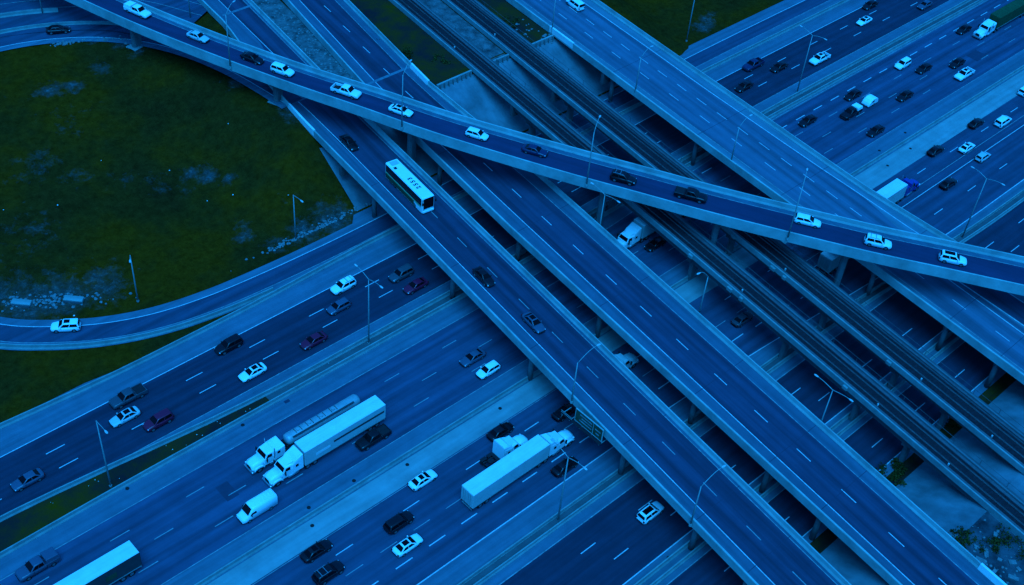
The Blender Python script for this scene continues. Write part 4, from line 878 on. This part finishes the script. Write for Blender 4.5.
def wheel_set(t, spots, r=.5, w=.28):
    for x, y in spots:
        def bt(mb): mb.cyl_y(0, 0, -w / 2, w / 2, r, 18)
        wh = part('wheel', ('twheel', r, w), bt, 'rubber', t); wh.location = (x, y, r)
        def br(mb): mb.cyl_y(0, 0, -w / 2 - .01, w / 2 + .01, r * .55, 14)
        part('rim', ('trim_rim', r, w), br, 'rim', wh)
def tractor(t, paint, x0=0.0, sleeper=True, fair=True):
    # nose at x0, cab extends to the rear (-x)
    def X(v): return x0 + v
    k = (paint, round(x0, 2), sleeper, fair)
    def hood(mb): mb.loft([ring12(X(-2.3), 1.02, .75, 2.05, .16, .9), ring12(X(-1.2), .98, .75, 1.92, .16, .82), ring12(X(-.45), .95, .75, 1.72, .16, .72), ring12(X(-.08), .85, .78, 1.50, .14, .62)])
    part('bonnet', ('hood',) + k, hood, paint, t, True)
    def cab(mb): mb.loft([[(X(a), s * w, z) for a, s, w in ((-2.15, -1, w1), (-2.15, 1, w1), (-3.9, 1, w2), (-3.9, -1, w2))] for z, w1, w2 in ((.8, 1.1, 1.15), (2.05, 1.12, 1.18))] )
    part('cab', ('cab',) + k, cab, paint, t)
    def up(mb): mb.loft([[(X(-2.2), -1.1, 2.05), (X(-2.2), 1.1, 2.05), (X(-3.9), 1.17, 2.05), (X(-3.9), -1.17, 2.05)], [(X(-2.65), -1.0, 2.75), (X(-2.65), 1.0, 2.75), (X(-3.9), 1.12, 2.78), (X(-3.9), -1.12, 2.78)], [(X(-2.95), -.85, 2.86), (X(-2.95), .85, 2.86), (X(-3.9), 1.0, 2.95), (X(-3.9), -1.0, 2.95)]])
    part('cab_roof', ('up',) + k, up, paint, t)
    if sleeper:
        zt = 3.95 if fair else 3.0
        def sl(mb): mb.loft([[(X(-3.86), -1.22, .95), (X(-3.86), 1.22, .95), (X(-5.7), 1.22, .95), (X(-5.7), -1.22, .95)], [(X(-3.86), -1.22, 2.7), (X(-3.86), 1.22, 2.7), (X(-5.7), 1.22, 3.2 if fair else 2.7), (X(-5.7), -1.22, 3.2 if fair else 2.7)], [(X(-4.1 if fair else -3.9), -1.1, zt - .75), (X(-4.1 if fair else -3.9), 1.1, zt - .75), (X(-5.7), 1.18, zt - .12), (X(-5.7), -1.18, zt - .12)], [(X(-4.7), -.9, zt - .22), (X(-4.7), .9, zt - .22), (X(-5.65), 1.0, zt), (X(-5.65), -1.0, zt)]])
        part('sleeper_cab', ('sl',) + k, sl, paint, t)
        if fair:
            def fr(mb): mb.loft([[(X(-3.0), -.7, 2.90), (X(-3.0), .7, 2.90), (X(-4.12), 1.05, 2.96), (X(-4.12), -1.05, 2.96)], [(X(-3.3), -.6, 3.02), (X(-3.3), .6, 3.02), (X(-4.12), 1.0, 3.35), (X(-4.12), -1.0, 3.35)]])
            part('roof_fairing', ('fr',) + k, fr, paint, t)
        for s in (-1, 1):
            def swn(mb, s=s): mb.cbox(X(-4.85), X(-4.35), s * 1.22 - .015, s * 1.22 + .015, 1.95, 2.45, .005)
            part('sleeper_window', ('swn', s) + k, swn, 'glass', t)
    def wsn(mb): quad_plate(mb, (X(-2.235), -.98, 2.14), (X(-2.235), .98, 2.14), (X(-2.615), .88, 2.70), (X(-2.615), -.88, 2.70), .025)
    part('windscreen', ('wsn',) + k, wsn, 'glass', t)
    for s in (-1, 1):
        def dw(mb, s=s): quad_plate(mb, (X(-2.5), s * 1.115, 2.12), (X(-3.45), s * 1.155, 2.12), (X(-3.45), s * 1.10, 2.65), (X(-2.78), s * 1.03, 2.65), .03)
        part('side_window', ('dw', s) + k, dw, 'glass', t)
        def fd(mb, s=s): mb.loft([[(X(a), s * .78, z), (X(a), s * 1.2, z - .04), (X(a), s * 1.2, z - .3), (X(a), s * .78, z - .3)] for a, z in ((-.35, .95), (-.6, 1.2), (-1.2, 1.34), (-1.8, 1.2), (-2.1, .9))])
        part('front_fender', ('fd', s) + k, fd, paint, t)
        def hl(mb, s=s): mb.cbox(X(-.4), X(-.1), s * .92 - .16, s * .92 + .16, 1.0, 1.25, .03)
        part('headlight', ('thl', s) + k, hl, 'headlamp', t)
        def ft(mb, s=s): mb.tube([(X(-3.0), s * .95, .62), (X(-4.9), s * .95, .62)], .33, 12)
        part('fuel_tank', ('ft', s) + k, ft, 'chrome', t, True)
        def ms(mb, s=s): mb.cbox(X(-2.5), X(-2.32), s * 1.42 - .12, s * 1.42 + .12, 1.75, 2.55, .03)
        part('wing_mirror', ('tm', s) + k, ms, 'trim', t)
        def st(mb, s=s): mb.tube([(X(-3.83), s * 1.02, 1.0), (X(-3.83), s * 1.28, 2.2), (X(-3.83), s * 1.28, 3.6)], .08, 8)
        if not fair: part('exhaust_stack', ('st', s) + k, st, 'chrome', t)
    def gr(mb): mb.cbox(X(-.12), X(-.03), -.5, .5, .85, 1.45, .02)
    part('grille', ('gr',) + k, gr, 'trim', t)
    def bp(mb): mb.cbox(X(-.35), X(.08), -1.12, 1.12, .42, .78, .06)
    part('bumper', ('tb',) + k, bp, 'chrome', t)
    rear = -5.9 - (0 if sleeper else -1.6)
    def ch(mb): mb.box(X(-.4), X(-8.3), -.45, -.3, .72, .98); mb.box(X(-.4), X(-8.3), .3, .45, .72, .98); mb.box(X(-5.75), X(-6.3), -.9, .9, .98, 1.05); mb.box(X(-8.3), X(-8.2), -.5, .5, .6, 1.0)
    part('chassis', ('ch',) + k, ch, 'trim', t)
    def fw_(mb): mb.cyl_z(X(-7.1), 0, .98, 1.13, .5, 16)
    part('fifth_wheel', ('fw',) + k, fw_, 'trim', t)
    wheel_set(t, [(X(-1.2), s * 1.02) for s in (-1, 1)])
    wheel_set(t, [(X(a), s * .95) for a in (-6.45, -7.75) for s in (-1, 1)], .5, .55)
    for a in (-6.45, -7.75):
        for s in (-1, 1):
            def mf(mb, s=s, a=a): mb.box(X(a - .55), X(a + .55), s * .95 - .3, s * .95 + .3, 1.04, 1.09)
            part('mudguard', ('mf', s, a) + k, mf, 'trim', t)
def box_trailer(t, xr, xf, top='trailer_white', side='trailer_side', stripe=False, z1=4.1, w=1.3, dark=False):
    k = (round(xr, 1), round(xf, 1), top, side)
    def bd(mb): mb.cbox(xr, xf, -w, w, 1.15, z1 - .04, .04)
    part('trailer_box', ('tbx',) + k, bd, side, t)
    def rf(mb): mb.cbox(xr + .02, xf - .02, -w + .02, w - .02, z1 - .039, z1 + .02, .03)
    part('trailer_roof', ('trf',) + k, rf, top, t)
    for i in range(6):
        x = xr + (xf - xr) * (i + .5) / 6
        def rb(mb, x=x): mb.box(x - .04, x + .04, -w + .05, w - .05, z1 + .018, z1 + .035)
        part('roof_bow', ('rb', i) + k, rb, top, t)
    for s in (-1, 1):
        def dr(mb, s=s): mb.cbox(xr - .045, xr - .002, (.02 if s > 0 else -w + .06), (w - .06 if s > 0 else -.02), 1.2, z1 - .12, .01)
        d = part('rear_door', ('rd', s) + k, dr, side, t)
        for q in (.35, .75):
            def lb(mb, s=s, q=q): mb.tube([(xr - .08, s * q, 1.25), (xr - .08, s * q, z1 - .2)], .03, 6)
            part('lock_bar', ('lb', s, q) + k, lb, 'galvanised', d)
        def lr(mb, s=s): mb.box(xr + .1, xf - .1, s * w - .02, s * w + .02, 1.02, 1.2)
        part('side_rail', ('lr', s) + k, lr, 'galvanised', t)
        def lg(mb, s=s): mb.box(xf - 3.2, xf - 3.0, s * .8 - .08, s * .8 + .08, .35, 1.15); mb.box(xf - 3.3, xf - 2.9, s * .8 - .15, s * .8 + .15, .28, .36)
        part('landing_leg', ('lg', s) + k, lg, 'trim', t)
        def tl(mb, s=s): mb.cbox(xr - .06, xr - .003, s * 1.1 - .14, s * 1.1 + .14, .9, 1.05, .01)
        part('taillight', ('ttl', s) + k, tl, 'tail', t)
        if stripe:
            def sp_(mb, s=s): mb.box(xr + .3, xr + 9.8, s * (w + .012) - .012, s * (w + .012) + .012, 2.55, 2.95)
            part('side_stripe', ('sp', s) + k, sp_, 'trailer_dark', t)
            def sg(mb, s=s): mb.box(xf - 4.6, xf - 2.0, s * (w + .01) - .01, s * (w + .01) + .01, 2.0, 2.5)
            part('side_panel', ('sg', s) + k, sg, 'trailer_white', t)
        if dark:
            def sg2(mb, s=s): mb.box(xr + 3.6, xr + 5.2, s * (w + .01) - .01, s * (w + .01) + .01, 1.9, 2.9)
            part('side_panel', ('sg2', s) + k, sg2, 'sign_green', t)
    def ub(mb): mb.box(xr + .02, xr + .12, -1.1, 1.1, .5, .62); mb.box(xr + .02, xr + .12, -.7, -.6, .62, 1.15); mb.box(xr + .02, xr + .12, .6, .7, .62, 1.15)
    part('underride_guard', ('ub',) + k, ub, 'galvanised', t)
    def bo(mb): mb.box(xr + .6, xr + 4.2, -.5, .5, .55, 1.14)
    part('bogie', ('bo',) + k, bo, 'trim', t)
    wheel_set(t, [(xr + a, s * .98) for a in (1.6, 2.9) for s in (-1, 1)], .5, .55)
W_ = math.pi
# white articulated lorry beside the tanker
t = thing('articulated_lorry', 'white articulated lorry with dark side stripe, between tanker and black pickup', 'lorry', (60.2, 101.5, .012), W_, WG2)
tractor(t, 'car_truckwhite'); box_trailer(t, -21.0, -5.95, stripe=True)
# tanker
t = thing('tanker_lorry', 'tanker lorry with white cab and grey cylindrical tank', 'lorry', (59.6, 105.25, .012), W_, WG2)
tractor(t, 'car_truckwhite', fair=False)
def tk(mb):
    n = 18; rr = []
    for x, q in ((-20.2, .35), (-20.1, .7), (-19.85, .95), (-19.6, 1), (-13.5, 1), (-7.2, 1), (-6.9, .95), (-6.65, .7), (-6.55, .35)):
        rr.append([(x, 1.0 * q * math.cos(2 * PI * k / n), 2.2 + .88 * q * math.sin(2 * PI * k / n)) for k in range(n)])
    mb.loft(rr)
part('tank', ('tank',), tk, 'tank_metal', t, True)
for i, x in enumerate((-8.9, -11.0, -13.2, -15.4)):
    def ht(mb, x=x): mb.cyl_z(x, 0, 3.0, 3.18, .30, 14)
    part('hatch', ('ht', i), ht, 'tank_metal', t)
    def hr_(mb, x=x): mb.box(x - .52, x - .47, -.45, .45, 2.95, 3.16); mb.box(x + .47, x + .52, -.45, .45, 2.95, 3.16)
    part('spill_frame', ('hr', i), hr_, 'trailer_dark', t)
for i, x in enumerate((-7.6, -10, -12.1, -14.3, -16.7, -19)):
    def bd_(mb, x=x):
        n = 18; mb.loft([[(xx, 1.012 * math.cos(2 * PI * k / n), 2.2 + .892 * math.sin(2 * PI * k / n)) for k in range(n)] for xx in (x - .06, x + .06)])
    part('tank_band', ('band', i), bd_, 'tank_metal', t)
def wkk(mb): mb.box(-18.8, -7.5, .62, .92, 2.95, 3.0)
part('walkway', ('wkk',), wkk, 'trailer_dark', t)
def tch(mb): mb.box(-20, -6.6, -.5, -.35, .95, 1.45); mb.box(-20, -6.6, .35, .5, .95, 1.45); mb.box(-14.5, -10, -.9, .9, .6, 1.2)
part('tank_frame', ('tch',), tch, 'trailer_dark', t)
wheel_set(t, [(a, s * .98) for a in (-17.4, -18.8) for s in (-1, 1)], .5, .55)
# bottom left lorry (cab out of the picture)
t = thing('articulated_lorry', 'lorry trailer with pale roof and dark sides, bottom left corner', 'lorry', (17.9, 101.3, .012), W_, WG2)
tractor(t, 'car_truckwhite'); box_trailer(t, -21.1, -5.95, side='trailer_dark', dark=True)
# eastbound lorry
t = thing('articulated_lorry', 'white articulated lorry heading right, beside the bobtail tractor', 'lorry', (101.3, 79.9, .012), 0, EG)
tractor(t, 'car_truckwhite'); box_trailer(t, -21.3, -6.0)
# bobtail tractor
t = thing('tractor_unit', 'white bobtail tractor unit without trailer beside the eastbound lorry', 'lorry', (95.2, 83.6, .012), 0, EG); tractor(t, 'car_truckwhite')
# green lorry top right
t = thing('articulated_lorry', 'lorry with white cab and green tarpaulin trailer, top right corner', 'lorry', (262.9, 106.8, .012), W_, UR2)
tractor(t, 'car_truckwhite', sleeper=True, fair=False); box_trailer(t, -21.5, -6.4, top='tarp_green', side='tarp_green', z1=4.0)
# blue cab lorry emerging from under the wide overpass
t = thing('articulated_lorry', 'lorry with blue cab and white trailer emerging from under the wide overpass', 'lorry', (201.6, 83.1, .012), 0, UR3)
tractor(t, 'car_blue', fair=False); box_trailer(t, -21.3, -6.2)
# pale truck between middle overpass and railway
t = thing('articulated_lorry', 'pale lorry passing under the railway, cab showing beside middle overpass', 'lorry', (138.4, 106.2, .012), W_, WG2)
tractor(t, 'car_truckwhite'); box_trailer(t, -21.3, -6.2)
t = thing('articulated_lorry', 'lorry rear showing under the flyover between railway and wide overpass', 'lorry', (185.9, 78.7, .012), 0, UR3)
tractor(t, 'car_truckwhite'); box_trailer(t, -21.3, -6.2)
t = thing('tractor_unit', 'pale tractor unit half hidden between coach bridge and middle overpass', 'lorry', (121.4, 85.1, .012), 0, EG); tractor(t, 'car_silver')
# cargo van
def cargo(x, y, label, grp):
    t = thing('cargo_van', label, 'van', (x, y, .012), W_, grp)
    def bd(mb): mb.loft([ring12(-2.95, .93, .4, 2.35, .14, .84), ring12(-2.85, .98, .34, 2.52, .16, .86), ring12(.9, .98, .32, 2.54, .16, .86), ring12(1.25, .98, .32, 2.40, .16, .84), ring12(1.95, .98, .32, 1.55, .14, .88), ring12(2.1, .97, .32, 1.34, .14, .85), ring12(2.6, .92, .34, 1.16, .14, .78), ring12(2.95, .8, .4, .85, .12, .65)])
    part('body', ('cv', 'b'), bd, 'car_white', t, True)
    def ws(mb): quad_plate(mb, (1.97, -.80, 1.58), (1.97, .80, 1.58), (1.30, .70, 2.41), (1.30, -.70, 2.41), .03)
    part('windscreen', ('cv', 'w'), ws, 'glass', t)
    for s in (-1, 1):
        def sw(mb, s=s): quad_plate(mb, (1.75, s * .985, 1.45), (.65, s * .985, 1.45), (.65, s * .945, 2.1), (1.2, s * .945, 2.1), .02)
        part('side_window', ('cv', 's', s), sw, 'glass', t)
        def hl(mb, s=s): mb.cbox(2.55, 2.9, s * .66 - .17, s * .66 + .17, .8, 1.0, .03)
        part('headlight', ('cv', 'h', s), hl, 'headlamp', t)
        def tl(mb, s=s): mb.cbox(-2.97, -2.87, s * .84 - .08, s * .84 + .08, .9, 1.5, .01)
        part('taillight', ('cv', 't', s), tl, 'tail', t)
        def mr(mb, s=s): mb.cbox(1.45, 1.6, s * 1.12 - .1, s * 1.12 + .1, 1.35, 1.65, .03)
        part('wing_mirror', ('cv', 'm', s), mr, 'trim', t)
    for i in range(7):
        def rb(mb, i=i): mb.box(-2.6 + i * .5, -2.5 + i * .5, -.62, .62, 2.535, 2.575)
        part('roof_rib', ('cv', 'r', i), rb, 'car_white', t)
    def bp(mb): mb.cbox(2.7, 3.0, -.75, .75, .36, .6, .04)
    part('bumper', ('cv', 'bp'), bp, 'trim', t)
    add_wheels(t, 'cv', (-1.75, 1.85), .98, .36)
cargo(56.4, 98.4, 'white high roof cargo van in front of the white lorry', WG2)
# pickup with white canopy towing a small white trailer
car('pickup', 'black', 211.6, 106.1, .012, W_, 'black pickup with white bed canopy towing a small white trailer', UR2, ('cap', 'whitecap'))
t = thing('camping_trailer', 'small white teardrop trailer towed by the black pickup, upper right', 'trailer', (218.6, 106.1, .012), W_, UR2)
def tdb(mb): mb.loft([[(x, s * .95, z) for s, z in ((-1, .45), (1, .45), (1, h_), (.8, h_ + .12), (-.8, h_ + .12), (-1, h_))] for x, h_ in ((-1.75, .7), (-1.5, 1.35), (-.8, 1.75), (.2, 1.85), (1.0, 1.6), (1.5, 1.1), (1.75, .6))])
part('shell', ('td', 'b'), tdb, 'car_white', t)
def tdd(mb): mb.tube([(1.7, -.5, .5), (2.7, 0, .5), (1.7, .5, .5)], .05, 6)
part('drawbar', ('td', 'd'), tdd, 'trim', t)
for s in (-1, 1):
    def tdw(mb, s=s): mb.cbox(-.1, .7, s * .955 - .015, s * .955 + .015, 1.1, 1.5, .005)
    part('side_window', ('td', 'w', s), tdw, 'glass', t)
add_wheels(t, 'td', (-.2,), .98, .33)
# ------------------------------------------------------------------ coach
bu, bv = UV(114.0, 134.7)
px, py, _ = P(bu, bv)
t = thing('coach', 'white roofed coach with black windows and a roof number, on left bridge', 'bus', (px, py, ZD + .009), DA + PI)
def cbody(mb): mb.loft([[(x, y, z) for y, z in ((-w, .32), (w, .32), (w, 3.3), (w - .1, 3.42), (-w + .1, 3.42), (-w, 3.3))] for x, w in ((-6.15, 1.2), (-6.05, 1.28), (5.7, 1.28), (6.0, 1.22), (6.12, 1.05))])
part('body', ('bus', 'b'), cbody, 'car_truckwhite', t)
def croof(mb): mb.loft([[(-6.0, -1.18, 3.421), (5.9, -1.14, 3.421), (5.9, 1.14, 3.421), (-6.0, 1.18, 3.421)], [(-5.9, -1.05, 3.50), (5.7, -1.05, 3.50), (5.7, 1.05, 3.50), (-5.9, 1.05, 3.50)]])
part('roof', ('bus', 'r'), croof, 'car_white', t)
for s in (-1, 1):
    for i in range(7):
        def wn_(mb, s=s, i=i): mb.cbox(-5.6 + i * 1.58, -5.6 + i * 1.58 + 1.52, s * 1.285 - .012, s * 1.285 + .012, 1.75, 3.18, .004)
        part('side_window', ('bus', 'w', s, i), wn_, 'glass', t)
    def wb(mb, s=s): mb.box(-5.95, 5.75, s * 1.282 - .008, s * 1.282 + .008, 1.68, 3.26)
    part('window_band', ('bus', 'wb', s), wb, 'trim', t)
    def gs(mb, s=s): mb.box(-6.0, 5.6, s * 1.29 - .012, s * 1.29 + .012, 1.38, 1.62)
    part('side_stripe', ('bus', 'g', s), gs, 'bus_green', t)
    def ls(mb, s=s): mb.box(-6.0, 3.4, s * 1.288 - .012, s * 1.288 + .012, .40, 1.36)
    part('lower_panel', ('bus', 'l', s), ls, 'sign_green', t)
    def hl(mb, s=s): mb.cbox(5.95, 6.12, s * .9 - .2, s * .9 + .2, .8, 1.05, .02)
    part('headlight', ('bus', 'h', s), hl, 'headlamp', t)
    def mr(mb, s=s): mb.tube([(5.9, s * 1.0, 3.2), (6.35, s * 1.35, 3.2), (6.35, s * 1.35, 2.7)], .05, 6); mb.box(6.28, 6.42, s * 1.35 - .12, s * 1.35 + .12, 2.25, 2.75)
    part('wing_mirror', ('bus', 'm', s), mr, 'trim', t)
def fw2(mb): quad_plate(mb, (6.15, -1.03, 1.15), (6.15, 1.03, 1.15), (6.14, 1.03, 3.36), (6.14, -1.03, 3.36), .02)
part('windscreen', ('bus', 'ws'), fw2, 'glass', t)
def fb(mb): mb.cbox(5.9, 6.25, -1.15, 1.15, .35, .72, .06)
part('bumper', ('bus', 'fb'), fb, 'car_truckwhite', t)
def rw2(mb): mb.cbox(-6.19, -6.13, -.95, .95, 1.9, 3.1, .01)
part('rear_window', ('bus', 'rw'), rw2, 'glass', t)
def ac(mb): mb.cbox(-5.7, -4.6, -.75, .75, 3.49, 3.66, .05)
part('roof_unit', ('bus', 'ac'), ac, 'car_silver', t)
def hv(mb): mb.cbox(-4.1, -3.5, -.9, -.35, 3.49, 3.58, .03)
part('roof_hatch', ('bus', 'hv'), hv, 'trim', t)
wheel_set(t, [(3.6, 1.12), (3.6, -1.12), (-2.9, 1.12), (-2.9, -1.12), (-4.2, 1.12), (-4.2, -1.12)], .5, .32)
for i, chx in enumerate('2553'):
    cu = bpy.data.curves.new('roof_number', 'FONT'); cu.body = chx; cu.size = 1.2; cu.align_x = 'CENTER'; cu.align_y = 'CENTER'; cu.extrude = .004; cu.offset = .05
    tmp = bpy.data.objects.new('tmp', cu); COL.objects.link(tmp); dg = bpy.context.evaluated_depsgraph_get(); me = bpy.data.meshes.new_from_object(tmp.evaluated_get(dg)); bpy.data.objects.remove(tmp); bpy.data.curves.remove(cu)
    me.materials.clear(); me.materials.append(MATS['sign_green'])
    o = bpy.data.objects.new('roof_digit', me); COL.objects.link(o); o.parent = t; o.location = (2.9 - i * .95, 0, 3.508); o.rotation_euler = (0, 0, math.radians(180))
